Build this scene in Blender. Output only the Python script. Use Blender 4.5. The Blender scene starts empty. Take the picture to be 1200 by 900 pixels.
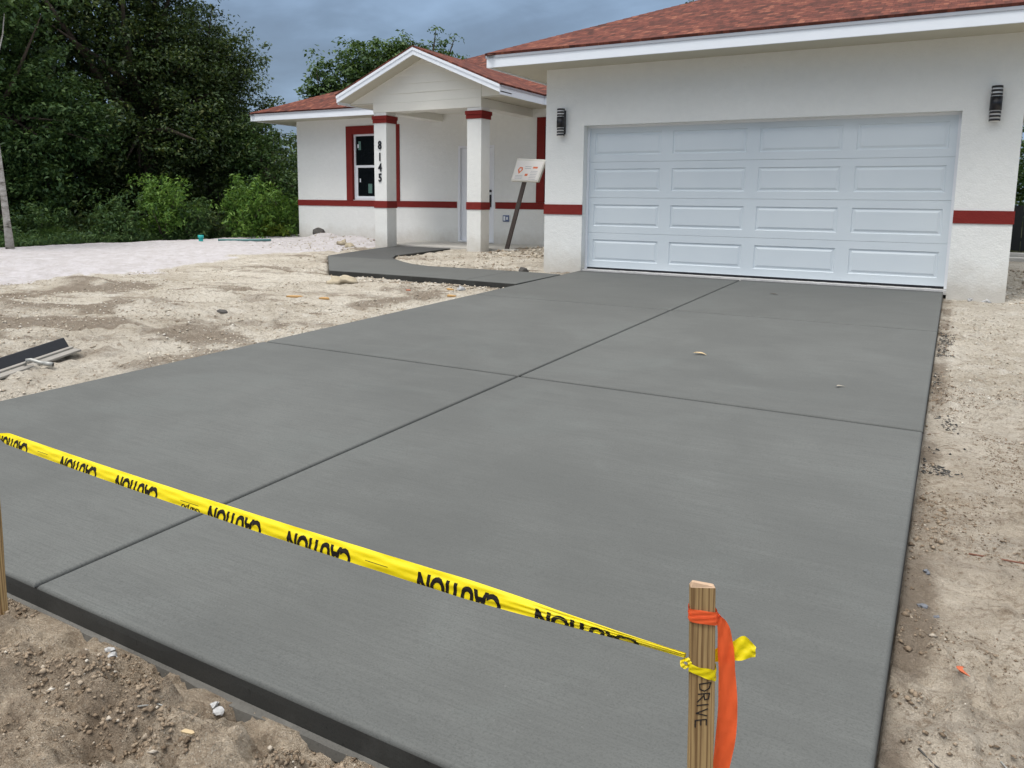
import bpy, math, random
import numpy as np
from mathutils import Vector, Matrix
random.seed(7); rng=np.random.default_rng(7)
S=bpy.context.scene; COL=S.collection
SL=.417                                    # roof pitch 5/12

# ------------------------------------------------------------------ node helpers
def newmat(name):
    m=bpy.data.materials.new(name); m.use_nodes=True; nt=m.node_tree
    return m,nt,nt.nodes['Principled BSDF']
def N(nt,t,**k):
    n=nt.nodes.new(t)
    for a,b in k.items():
        if a.startswith('i_'):
            key=a[2:]; n.inputs[int(key) if key.isdigit() else key.replace('_',' ')].default_value=b
        else: setattr(n,a,b)
    return n
def coord(nt,kind='Object',scale=None):
    c=N(nt,'ShaderNodeTexCoord'); o=c.outputs[kind]
    if scale:
        m=N(nt,'ShaderNodeMapping'); m.inputs['Scale'].default_value=scale
        nt.links.new(o,m.inputs[0]); o=m.outputs[0]
    return o
def noise(nt,vec,scale,detail=4,rough=.55,dist=0):
    n=N(nt,'ShaderNodeTexNoise'); n.inputs['Scale'].default_value=scale; n.inputs['Detail'].default_value=detail
    n.inputs['Roughness'].default_value=rough; n.inputs['Distortion'].default_value=dist
    nt.links.new(vec,n.inputs['Vector']); return n.outputs['Fac']
def ramp(nt,fac,stops):
    r=N(nt,'ShaderNodeValToRGB'); e=r.color_ramp.elements
    while len(e)<len(stops): e.new(.5)
    for x,(p,c) in zip(e,stops):
        x.position=p; x.color=(c,c,c,1) if isinstance(c,(int,float)) else (*c,1)
    nt.links.new(fac,r.inputs[0]); return r.outputs[0]
def mix(nt,fac,a,b,mode='MIX'):
    m=N(nt,'ShaderNodeMix',data_type='RGBA',blend_type=mode)
    for s,v in ((0,fac),(6,a),(7,b)):
        if hasattr(v,'is_linked') or hasattr(v,'links'): nt.links.new(v,m.inputs[s])
        elif s==0: m.inputs[0].default_value=v
        else: m.inputs[s].default_value=(*v,1) if len(v)==3 else v
    return m.outputs[2]
def math_(nt,op,a,b=None,c=None):
    m=N(nt,'ShaderNodeMath',operation=op)
    for i,v in enumerate((a,b,c)):
        if v is None: continue
        if hasattr(v,'links'): nt.links.new(v,m.inputs[i])
        else: m.inputs[i].default_value=v
    return m.outputs[0]
def bump(nt,bs,h,strength=.3,dist=.01,prev=None):
    b=N(nt,'ShaderNodeBump'); b.inputs['Strength'].default_value=strength; b.inputs['Distance'].default_value=dist
    nt.links.new(h,b.inputs['Height'])
    if prev is not None: nt.links.new(prev,b.inputs['Normal'])
    nt.links.new(b.outputs[0],bs.inputs['Normal']); return b.outputs[0]
def plain(name,col,rough=.6,metal=0,var=.0,vs=8,bs_=0,bscale=60,spec=None,**k):
    m,nt,b=newmat(name); b.inputs['Roughness'].default_value=rough; b.inputs['Metallic'].default_value=metal
    if spec is not None: b.inputs['Specular IOR Level'].default_value=spec
    if var or bs_: v=coord(nt)
    if var:
        f=noise(nt,v,vs,5,.6)
        c=mix(nt,f,tuple(x*(1-var) for x in col),tuple(min(1,x*(1+var)) for x in col)); nt.links.new(c,b.inputs['Base Color'])
    else: b.inputs['Base Color'].default_value=(*col,1)
    if bs_: bump(nt,b,noise(nt,v,bscale,4,.6),bs_,.004)
    return m

# ------------------------------------------------------------------ materials
def m_stucco(name,col,dirt=True,streak=.10):
    m,nt,b=newmat(name); b.inputs['Roughness'].default_value=.85; b.inputs['Specular IOR Level'].default_value=.25
    v=coord(nt)
    big=noise(nt,v,.9,4,.6); med=noise(nt,v,9,5,.65)
    c=mix(nt,ramp(nt,big,[(.3,0),(.7,1)]),tuple(x*(1-streak*.6) for x in col),col)
    c=mix(nt,ramp(nt,med,[(.35,.0),(.75,.5)]),c,tuple(x*(1-streak) for x in col))
    if dirt:                                  # soil splashed on the lowest part of the wall
        sx=N(nt,'ShaderNodeSeparateXYZ'); nt.links.new(v,sx.inputs[0])
        z=math_(nt,'ADD',sx.outputs[2],math_(nt,'MULTIPLY',noise(nt,v,3.2,5,.7),-.55))
        f=N(nt,'ShaderNodeMapRange'); f.inputs[1].default_value=-.28; f.inputs[2].default_value=.10; f.inputs[3].default_value=.55; f.inputs[4].default_value=0
        nt.links.new(z,f.inputs[0])
        c=mix(nt,f.outputs[0],c,(.42,.37,.30))
    nt.links.new(c,b.inputs['Base Color'])
    p=bump(nt,b,noise(nt,v,48,4,.7),.8,.008)
    bump(nt,b,noise(nt,v,13,3,.5),.5,.012,p)
    return m
M={}
M['wall']=m_stucco('stucco_white',(.83,.84,.82))
M['red']=m_stucco('stucco_red',(.215,.024,.020),False,.16)
M['cream']=plain('painted_cream',(.74,.73,.67),.7,var=.05,vs=3,bs_=.15,bscale=30)
M['soffit']=plain('soffit_beige',(.50,.48,.40),.8,var=.05,vs=3)
M['trim']=plain('fascia_white',(.82,.865,.93),.45,var=.03,vs=5)
M['drip']=plain('drip_edge',(.42,.44,.48),.4,.2,var=.1,vs=6)
M['vinyl']=plain('vinyl_white',(.82,.84,.88),.35,var=.03,vs=4)
M['black']=plain('black_paint',(.008,.008,.012),.35,var=.2,vs=20)
M['steel']=plain('steel',(.35,.35,.36),.4,.9,var=.15,vs=30)
M['alu']=plain('aluminium_dusty',(.30,.28,.25),.6,.2,var=.25,vs=14,bs_=.1)
M['alulight']=plain('galvanised_pipe',(.36,.36,.34),.45,.3,var=.12,vs=20)
M['rubber']=plain('dark_blade',(.012,.013,.018),.6,var=.5,vs=9,bs_=.3,bscale=40)
M['teal']=plain('teal_pvc',(.02,.42,.40),.4,var=.08)
M['acrylic']=plain('lamp_glass',(.85,.85,.84),.35)
M['orange']=None
def m_door():
    m,nt,b=newmat('garage_door_white'); b.inputs['Roughness'].default_value=.5
    v=coord(nt,scale=(3,40,60)); f=noise(nt,v,2.0,5,.6)
    v2=coord(nt); g=noise(nt,v2,.8,3)
    c=mix(nt,ramp(nt,g,[(.3,0),(.7,1)]),(.63,.695,.745),(.70,.76,.80)); nt.links.new(c,b.inputs['Base Color'])
    bump(nt,b,f,.22,.003); return m
M['gdoor']=m_door()
def m_glass():
    m,nt,b=newmat('dark_window_glass'); b.inputs['Base Color'].default_value=(.006,.008,.010,1); b.inputs['Roughness'].default_value=.12
    b.inputs['Specular IOR Level'].default_value=.35; return m
M['glass']=m_glass()
def m_shingle():
    m,nt,b=newmat('red_shingles'); b.inputs['Roughness'].default_value=.92; b.inputs['Specular IOR Level'].default_value=.15
    uv=N(nt,'ShaderNodeUVMap').outputs[0]
    wob=noise(nt,uv,2.5,3,.5); 
    cx=N(nt,'ShaderNodeCombineXYZ'); sx=N(nt,'ShaderNodeSeparateXYZ'); nt.links.new(uv,sx.inputs[0])
    nt.links.new(sx.outputs[0],cx.inputs[0]); nt.links.new(math_(nt,'ADD',sx.outputs[1],math_(nt,'MULTIPLY',wob,.012)),cx.inputs[1])
    def brick(w,off,h=.14):
        k=N(nt,'ShaderNodeTexBrick'); k.offset=off; k.offset_frequency=2; k.squash=1
        k.inputs['Scale'].default_value=1; k.inputs['Brick Width'].default_value=w; k.inputs['Row Height'].default_value=h
        k.inputs['Mortar Size'].default_value=.005; k.inputs['Mortar Smooth'].default_value=.1; k.inputs['Bias'].default_value=0
        k.inputs['Color1'].default_value=(0,0,0,1); k.inputs['Color2'].default_value=(1,1,1,1); k.inputs['Mortar'].default_value=(.3,.3,.3,1)
        nt.links.new(cx.outputs[0],k.inputs['Vector']); return k
    k1=brick(.085,.37,.12); k2=brick(.15,.61,.12)
    tone=mix(nt,.5,k1.outputs[0],k2.outputs[0])
    sxx=N(nt,'ShaderNodeSeparateColor'); nt.links.new(tone,sxx.inputs[0])
    lf=math_(nt,'ADD',math_(nt,'MULTIPLY',sxx.outputs[0],.75),math_(nt,'MULTIPLY',noise(nt,uv,9,3,.6),.30))
    c=ramp(nt,lf,[(.16,(.024,.011,.011)),(.36,(.066,.022,.018)),(.52,(.115,.034,.026)),(.68,(.165,.050,.034)),(.88,(.27,.105,.065))])
    gr=noise(nt,uv,260,2,.8); c=mix(nt,ramp(nt,gr,[(.3,0),(.75,.35)]),c,(.28,.12,.085))
    # butt-edge of each course: material is darker where the course ends
    row=math_(nt,'FRACT',math_(nt,'DIVIDE',N_sep(nt,cx.outputs[0]),.12))
    edge=ramp(nt,row,[(0,1),(.10,.85),(.16,0)])
    c=mix(nt,math_(nt,'MULTIPLY',edge,.55),c,(.05,.017,.014))
    nt.links.new(c,b.inputs['Base Color'])
    hgt=math_(nt,'ADD',math_(nt,'MULTIPLY',row,-1.0),math_(nt,'MULTIPLY',sxx.outputs[0],.8))
    p=bump(nt,b,hgt,.9,.012); bump(nt,b,gr,.5,.004,p); return m
def N_sep(nt,o):
    s=N(nt,'ShaderNodeSeparateXYZ'); nt.links.new(o,s.inputs[0]); return s.outputs[1]
M['shingle']=m_shingle()
def m_concrete(name,base,dark=False):
    m,nt,b=newmat(name); b.inputs['Roughness'].default_value=.72; b.inputs['Specular IOR Level'].default_value=.3
    v=coord(nt)
    big=noise(nt,v,.55,5,.6,.4); st=noise(nt,coord(nt,scale=(.9,3.5,1)),1.0,6,.6,1.2)
    br=noise(nt,coord(nt,scale=(4,150,4)),1.0,4,.65); fine=noise(nt,v,170,3,.7); grit=noise(nt,v,55,3,.7)
    c=mix(nt,ramp(nt,big,[(.33,0),(.68,1)]),tuple(x*.80 for x in base),tuple(x*1.10 for x in base))
    c=mix(nt,ramp(nt,st,[(.45,0),(.72,.40)]),c,tuple(x*(1.16 if not dark else 1.1) for x in base))
    c=mix(nt,ramp(nt,br,[(.32,.60),(.58,0)]),c,tuple(x*.71 for x in base))
    md=noise(nt,v,1.5,6,.62,.8); c=mix(nt,ramp(nt,md,[(.36,.42),(.53,0)]),c,tuple(x*.76 for x in base)); c=mix(nt,ramp(nt,md,[(.54,0),(.74,.24)]),c,(.160,.176,.168))
    c=mix(nt,ramp(nt,fine,[(.30,.75),(.52,0)]),c,tuple(x*.58 for x in base))
    c=mix(nt,ramp(nt,grit,[(.66,0),(.78,.45)]),c,tuple(min(1,x*1.5) for x in base))
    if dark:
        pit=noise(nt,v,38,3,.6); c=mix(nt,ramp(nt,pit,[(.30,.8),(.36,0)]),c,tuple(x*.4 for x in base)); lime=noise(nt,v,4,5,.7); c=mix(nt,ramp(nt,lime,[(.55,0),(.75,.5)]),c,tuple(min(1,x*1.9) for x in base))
    if not dark:                               # damp strips where the troweller kept the slab wet by the garage
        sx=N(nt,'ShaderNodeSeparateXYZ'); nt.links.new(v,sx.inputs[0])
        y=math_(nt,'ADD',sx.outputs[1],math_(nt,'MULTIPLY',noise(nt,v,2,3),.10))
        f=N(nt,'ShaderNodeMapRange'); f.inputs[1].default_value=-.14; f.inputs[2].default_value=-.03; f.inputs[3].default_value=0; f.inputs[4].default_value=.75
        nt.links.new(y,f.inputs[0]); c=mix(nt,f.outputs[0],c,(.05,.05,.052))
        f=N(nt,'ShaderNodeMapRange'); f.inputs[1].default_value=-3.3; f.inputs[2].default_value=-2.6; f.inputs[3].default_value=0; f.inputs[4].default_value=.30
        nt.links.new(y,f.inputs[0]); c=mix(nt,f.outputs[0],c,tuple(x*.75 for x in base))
    nt.links.new(c,b.inputs['Base Color'])
    p=bump(nt,b,br,.30 if not dark else .1,.003); bump(nt,b,fine,.3,.002,p)
    return m
M['conc']=m_concrete('fresh_concrete',(.127,.131,.125))
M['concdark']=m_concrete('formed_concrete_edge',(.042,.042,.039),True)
M['joint']=plain('joint_groove',(.022,.021,.020),.9,var=.3,vs=20)
M['conclight']=m_concrete('dry_cement',(.135,.13,.118),True)
M['slab']=plain('porch_slab',(.52,.50,.46),.85,var=.2,vs=6,bs_=.3)
def m_ground():
    m,nt,b=newmat('dirt_ground'); b.inputs['Roughness'].default_value=.95; b.inputs['Specular IOR Level'].default_value=.12
    v=coord(nt); at=N(nt,'ShaderNodeAttribute',attribute_name='zone'); sc=N(nt,'ShaderNodeSeparateColor'); nt.links.new(at.outputs[0],sc.inputs[0])
    at2=N(nt,'ShaderNodeAttribute',attribute_name='brown')
    n1=noise(nt,v,.9,6,.65,.6); n2=noise(nt,v,5,6,.7,.5); n3=noise(nt,v,45,5,.75); n4=noise(nt,v,210,3,.8)
    n5=noise(nt,coord(nt,scale=(1,1.6,1)),14,5,.7,1.0)
    c=mix(nt,ramp(nt,n1,[(.36,0),(.62,1)]),(.48,.425,.345),(.66,.61,.525))
    c=mix(nt,ramp(nt,n2,[(.50,0),(.68,.75)]),c,(.72,.685,.615))
    c=mix(nt,ramp(nt,n5,[(.32,.85),(.47,0)]),c,(.25,.19,.135))
    c=mix(nt,ramp(nt,n3,[(.32,.7),(.47,0)]),c,(.19,.14,.10))
    c=mix(nt,ramp(nt,n3,[(.60,0),(.74,.55)]),c,(.68,.62,.52))
    c=mix(nt,ramp(nt,n4,[(.60,0),(.72,.6)]),c,(.72,.68,.60))
    c=mix(nt,ramp(nt,n4,[(.28,.6),(.42,0)]),c,(.12,.085,.06))
    # brown soil by the front and right of the slab
    bc=mix(nt,ramp(nt,n2,[(.35,0),(.65,1)]),(.36,.28,.20),(.56,.465,.355))
    bc=mix(nt,ramp(nt,n5,[(.28,.7),(.44,0)]),bc,(.17,.125,.085))
    bc=mix(nt,ramp(nt,n3,[(.32,.6),(.52,0)]),bc,(.17,.125,.085))
    bc=mix(nt,ramp(nt,n4,[(.54,0),(.66,.7)]),bc,(.74,.67,.56))
    bc=mix(nt,ramp(nt,n4,[(.28,.45),(.42,0)]),bc,(.085,.06,.04))
    bc=mix(nt,ramp(nt,noise(nt,v,2.6,6,.7,.8),[(.40,.75),(.58,0)]),bc,(.19,.14,.098))
    c=mix(nt,sc.outputs[2],c,bc)
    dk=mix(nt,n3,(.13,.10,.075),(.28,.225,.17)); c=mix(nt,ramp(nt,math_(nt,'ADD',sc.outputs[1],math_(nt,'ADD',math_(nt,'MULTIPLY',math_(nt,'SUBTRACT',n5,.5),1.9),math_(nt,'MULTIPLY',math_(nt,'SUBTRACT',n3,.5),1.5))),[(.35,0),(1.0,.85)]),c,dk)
    sf=ramp(nt,math_(nt,'ADD',sc.outputs[0],math_(nt,'MULTIPLY',math_(nt,'SUBTRACT',n2,.5),.7)),[(.42,0),(.58,1)])
    ws=mix(nt,ramp(nt,n2,[(.35,0),(.6,1)]),(.54,.505,.50),(.665,.635,.65))
    ws=mix(nt,ramp(nt,n5,[(.28,.7),(.42,0)]),ws,(.46,.40,.36))
    c=mix(nt,sf,c,ws)
    gn=mix(nt,n3,(.025,.03,.012),(.07,.08,.03)); c=mix(nt,at2.outputs[2],c,gn)
    nt.links.new(c,b.inputs['Base Color'])
    p=bump(nt,b,n5,.7,.035); p=bump(nt,b,n3,1.0,.022,p); bump(nt,b,n4,.9,.007,p)
    return m
M['ground']=m_ground()
def m_island(name,stops,rough=.9,spec=.15,transl=0,bs_=0,bsc=60):
    m,nt,b=newmat(name); b.inputs['Roughness'].default_value=rough; b.inputs['Specular IOR Level'].default_value=spec
    g=N(nt,'ShaderNodeNewGeometry'); c=ramp(nt,g.outputs['Random Per Island'],stops)
    big=noise(nt,coord(nt),.7,3); c=mix(nt,ramp(nt,big,[(.3,.35),(.7,0)]),c,tuple(x*.55 for x in stops[0][1]))
    nt.links.new(c,b.inputs['Base Color'])
    if bs_: bump(nt,b,noise(nt,coord(nt),bsc,4),bs_,.01)
    if transl:
        t=N(nt,'ShaderNodeBsdfTranslucent'); nt.links.new(mix(nt,.5,c,(.16,.24,.03)),t.inputs[0])
        ms=N(nt,'ShaderNodeMixShader'); ms.inputs[0].default_value=transl
        nt.links.new(b.outputs[0],ms.inputs[1]); nt.links.new(t.outputs[0],ms.inputs[2])
        nt.links.new(ms.outputs[0],nt.nodes['Material Output'].inputs[0])
    return m
M['crumb']=m_island('soil_crumbs',[(0,(.15,.11,.075)),(.4,(.27,.205,.145)),(.93,(.38,.305,.225)),(1,(.66,.61,.53))],bs_=.6)
M['crumbpale']=m_island('pale_crumbs',[(0,(.26,.205,.15)),(.3,(.48,.41,.32)),(.8,(.64,.58,.48)),(1,(.78,.74,.67))],bs_=.6)
M['leaf_dark']=m_island('leaves_dark',[(0,(.016,.034,.012)),(.5,(.040,.078,.025)),(.85,(.080,.125,.038)),(1,(.16,.18,.05))],.55,.3,.18)
M['leaf_mid']=m_island('leaves_mid',[(0,(.025,.062,.022)),(.5,(.065,.135,.042)),(1,(.14,.22,.065))],.55,.3,.22)
M['leaf_oak']=m_island('leaves_oak',[(0,(.026,.050,.019)),(.5,(.062,.105,.032)),(1,(.15,.20,.055))],.55,.3,.2)
M['leaf_bright']=m_island('leaves_bright',[(0,(.055,.13,.025)),(.5,(.12,.25,.040)),(1,(.26,.42,.08))],.5,.3,.3)
M['leaf_yellow']=m_island('leaves_yellow_green',[(0,(.09,.15,.02)),(.5,(.18,.27,.03)),(1,(.32,.38,.05))],.5,.3,.3)
M['bark']=plain('bark_brown',(.085,.066,.05),.9,var=.45,vs=9,bs_=.8,bscale=14)
M['barkpale']=None
def m_palebark():
    m,nt,b=newmat('bark_pale'); b.inputs['Roughness'].default_value=.85
    f=noise(nt,coord(nt,scale=(3,3,9)),1.4,5,.7); c=ramp(nt,f,[(.34,(.07,.06,.05)),(.45,(.30,.28,.25)),(.62,(.46,.44,.41))])
    nt.links.new(c,b.inputs['Base Color']); bump(nt,b,f,.5,.02); return m
M['barkpale']=m_palebark()
def m_wood(name,light,dark,wscale,axis='Z'):
    m,nt,b=newmat(name); b.inputs['Roughness'].default_value=.75; b.inputs['Specular IOR Level'].default_value=.2
    sc=(1,1,.035); v=coord(nt,scale=sc)
    w=N(nt,'ShaderNodeTexWave',wave_type='BANDS',bands_direction='X'); w.inputs['Scale'].default_value=wscale
    w.inputs['Distortion'].default_value=7.0; w.inputs['Detail'].default_value=3; w.inputs['Detail Scale'].default_value=2.2; nt.links.new(v,w.inputs[0])
    f=noise(nt,v,160,4,.6)
    c=ramp(nt,w.outputs['Fac'],[(.0,dark),(.35,light),(1,tuple(x*1.12 for x in light))])
    c=mix(nt,ramp(nt,f,[(.35,.6),(.6,0)]),c,dark)
    nt.links.new(c,b.inputs['Base Color']); bump(nt,b,f,.4,.001); return m
M['wood']=m_wood('stake_pine',(.36,.245,.115),(.17,.10,.045),42)
M['woodend']=plain('wood_end_grain',(.52,.36,.24),.8,var=.25,vs=160)
M['woodgrey']=plain('weathered_post',(.075,.06,.055),.85,var=.35,vs=18,bs_=.5,bscale=40)
M['ink']=plain('marker_ink',(.012,.010,.012),.5)
def m_film(name,col,rough,trans,wr=.4,ws=60):
    m,nt,b=newmat(name); b.inputs['Base Color'].default_value=(*col,1); b.inputs['Roughness'].default_value=rough
    b.inputs['Specular IOR Level'].default_value=.5
    bump(nt,b,noise(nt,coord(nt,scale=(.35,.35,1)),ws,3,.5,.4),wr,.003)
    t=N(nt,'ShaderNodeBsdfTranslucent'); t.inputs[0].default_value=(*col,1)
    ms=N(nt,'ShaderNodeMixShader'); ms.inputs[0].default_value=trans
    nt.links.new(b.outputs[0],ms.inputs[1]); nt.links.new(t.outputs[0],ms.inputs[2]); nt.links.new(ms.outputs[0],nt.nodes['Material Output'].inputs[0])
    return m
M['tape']=m_film('yellow_tape',(.90,.74,.006),.25,.2)
M['tapeink']=plain('tape_ink',(.012,.010,.008),.6,spec=.15)
M['flag']=m_film('orange_flagging',(1.0,.15,.040),.5,.3,.5,40)
M['leafbrown']=plain('dry_leaf',(.52,.13,.05),.6,var=.3,vs=30)
M['leaftan']=plain('tan_leaf',(.50,.38,.22),.7,var=.3,vs=30)
M['chip']=plain('wood_chip',(.46,.27,.10),.8,var=.3,vs=30)
M['rockyel']=plain('yellow_rock',(.42,.36,.26),.9,var=.45,vs=12,bs_=.8,bscale=20)
M['rockblue']=plain('blue_grey_stone',(.15,.16,.18),.85,var=.35,vs=40,bs_=.4)
M['rockdark']=plain('dark_clod',(.07,.065,.06),.9,var=.4,vs=12,bs_=.8,bscale=20)
M['rockwhite']=plain('pale_cement_lump',(.42,.42,.42),.9,var=.45,vs=90,bs_=.8,bscale=40)
M['fence']=plain('dark_fence',(.010,.011,.012),.7,var=.3,vs=10)
M['paper']=plain('notice_paper',(.70,.68,.66),.7,var=.05)
M['boxbeige']=plain('permit_box_plastic',(.60,.585,.54),.5,var=.10,vs=12)
M['printorange']=plain('notice_orange',(.65,.16,.06),.7)
M['printgrey']=plain('notice_grey',(.30,.32,.36),.7)
M['sticker']=plain('sticker_green',(.10,.20,.17),.6)
M['bluegrey']=plain('blue_cover',(.12,.16,.28),.5)

# ------------------------------------------------------------------ object helpers
def link(name,me,mats,parent=None,loc=(0,0,0)):
    for m in (mats if isinstance(mats,(list,tuple)) else [mats]): me.materials.append(m)
    o=bpy.data.objects.new(name,me); COL.objects.link(o)
    if parent is not None: o.parent=parent
    o.location=loc; return o
def tag(o,label=None,cat=None,group=None,kind=None):
    if label: o['label']=label
    if cat: o['category']=cat
    if group: o['group']=group
    if kind: o['kind']=kind
    return o
def empty(name,loc,label,cat,group=None):
    o=bpy.data.objects.new(name,None); COL.objects.link(o); o.location=loc; o.empty_display_size=.1
    return tag(o,label,cat,group)
def worldloc(o):
    l=Vector(o.location)
    while o.parent is not None: o=o.parent; l+=Vector(o.location)
    return l
class MB:
    def __init__(s): s.v=[]; s.f=[]; s.mi=[]; s.uv={}; s.sm=[]
    def face(s,pts,mi=0,uvs=None):
        i=len(s.v); s.v+= [tuple(p) for p in pts]; s.f.append(tuple(range(i,i+len(pts)))); s.mi.append(mi); s.sm.append(False)
        if uvs: s.uv[len(s.f)-1]=uvs
    def box(s,a,b,mi=0):
        x0,y0,z0=[min(p,q) for p,q in zip(a,b)]; x1,y1,z1=[max(p,q) for p,q in zip(a,b)]
        i=len(s.v); s.v+=[(x0,y0,z0),(x1,y0,z0),(x1,y1,z0),(x0,y1,z0),(x0,y0,z1),(x1,y0,z1),(x1,y1,z1),(x0,y1,z1)]
        for f in ((0,3,2,1),(4,5,6,7),(0,1,5,4),(1,2,6,5),(2,3,7,6),(3,0,4,7)):
            s.f.append(tuple(i+k for k in f)); s.mi.append(mi); s.sm.append(False)
    def prism(s,poly,ext,mi=0):           # poly: 3D points, ext: vector
        n=len(poly); i=len(s.v); e=Vector(ext)
        s.v+=[tuple(p) for p in poly]+[tuple(Vector(p)+e) for p in poly]
        s.f.append(tuple(range(i,i+n))[::-1]); s.f.append(tuple(range(i+n,i+2*n)))
        for k in range(n): s.f.append((i+k,i+(k+1)%n,i+n+(k+1)%n,i+n+k))
        s.mi+=[mi]*(n+2); s.sm+=[False]*(n+2)
    def tube(s,pts,rad,n=8,mi=0,cap=True,smooth=True):
        pts=[Vector(p) for p in pts]; i0=len(s.v); ref=Vector((.31,.2,.93)).normalized()
        for k,p in enumerate(pts):
            d=(pts[min(k+1,len(pts)-1)]-pts[max(k-1,0)]).normalized()
            a=d.cross(ref if abs(d.dot(ref))<.95 else Vector((1,0,0))).normalized(); b=d.cross(a)
            r=rad[k] if isinstance(rad,(list,tuple)) else rad
            for j in range(n):
                t=2*math.pi*j/n; s.v.append(tuple(p+a*math.cos(t)*r+b*math.sin(t)*r))
        for k in range(len(pts)-1):
            for j in range(n):
                s.f.append((i0+k*n+j,i0+k*n+(j+1)%n,i0+(k+1)*n+(j+1)%n,i0+(k+1)*n+j)); s.mi.append(mi); s.sm.append(smooth)
        if cap:
            s.f.append(tuple(i0+j for j in range(n))[::-1]); s.f.append(tuple(i0+(len(pts)-1)*n+j for j in range(n))); s.mi+=[mi,mi]; s.sm+=[False,False]
    def build(s,name,mats,parent=None,bevel=0):
        me=bpy.data.meshes.new(name); off=worldloc(parent) if parent is not None else Vector((0,0,0))
        me.from_pydata([tuple(Vector(v)-off) for v in s.v],[],s.f)
        me.polygons.foreach_set('material_index',s.mi); me.polygons.foreach_set('use_smooth',s.sm)
        if s.uv:
            l=me.uv_layers.new(name='UVMap')
            for fi,uvs in s.uv.items():
                p=me.polygons[fi]
                for k,li in enumerate(p.loop_indices): l.data[li].uv=uvs[k]
        me.update(); o=link(name,me,mats,parent)
        if bevel:
            b=o.modifiers.new('b','BEVEL'); b.width=bevel; b.segments=2; b.limit_method='ANGLE'; b.angle_limit=math.radians(40)
        return o
def boxpart(name,a,b,mat,parent=None,bevel=0):
    m=MB(); m.box(a,b); return m.build(name,mat,parent,bevel)

# ------------------------------------------------------------------ value noise for the terrain
class VN:
    def __init__(s,seed,n=256): s.g=np.random.default_rng(seed).random((n,n)); s.n=n
    def at(s,x,y):
        xi=np.floor(x).astype(int); yi=np.floor(y).astype(int); fx=x-xi; fy=y-yi
        fx=fx*fx*(3-2*fx); fy=fy*fy*(3-2*fy); n=s.n; g=s.g
        a=g[xi%n,yi%n]; b=g[(xi+1)%n,yi%n]; c=g[xi%n,(yi+1)%n]; d=g[(xi+1)%n,(yi+1)%n]
        return a*(1-fx)*(1-fy)+b*fx*(1-fy)+c*(1-fx)*fy+d*fx*fy-.5
    def fbm(s,x,y,f,o=4,p=.5):
        r=0; a=1
        for k in range(o): r=r+a*s.at(x*f+17.3*k+500,y*f-9.1*k+500); f*=2.03; a*=p
        return r
V1,V2,V3=VN(1),VN(2),VN(3)
def sst(a,b,x): t=np.clip((x-a)/(b-a),0,1); return t*t*(3-2*t)
def zd(y): return -.02+.0226*y                     # driveway surface
def zw(y): return -.0117+.0167*y                   # walkway surface
DX0,DX1,DYF=-.01,4.845,-9.5
WALK=[(0.0,-2.02),(-1.47,-1.98),(-2.35,-1.99),(-3.23,-2.0),(-5.06,-.04),(-5.44,1.77),(-5.50,2.21),(-5.47,2.62),(-4.14,2.60),(-4.02,.61),(-3.72,.15),(-3.12,-.31),(-2.75,-.55),(-2.37,-.68),(-.66,-.66),(0.0,-.70)]
def inpoly(px,py,poly):
    r=np.zeros(np.shape(px),bool); n=len(poly)
    for i in range(n):
        x0,y0=poly[i]; x1,y1=poly[(i+1)%n]
        c=((y0>py)!=(y1>py)); xx=(x1-x0)*(py-y0)/((y1-y0) if y1!=y0 else 1e-9)+x0
        r^= c&(px<xx)
    return r
def pdist(px,py,poly):
    d=np.full(np.shape(px),9e9)
    for i in range(len(poly)):
        x0,y0=poly[i]; x1,y1=poly[(i+1)%len(poly)]
        t=np.clip(((px-x0)*(x1-x0)+(py-y0)*(y1-y0))/((x1-x0)**2+(y1-y0)**2),0,1)
        d=np.minimum(d,np.hypot(px-x0-t*(x1-x0),py-y0-t*(y1-y0)))
    return d
def bumpf(x,y,cx,cy,rx,ry,h,a=0):
    ca,sa=math.cos(a),math.sin(a); u=((x-cx)*ca+(y-cy)*sa)/rx; v=(-(x-cx)*sa+(y-cy)*ca)/ry
    return h*np.exp(-(u*u+v*v))
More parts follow.
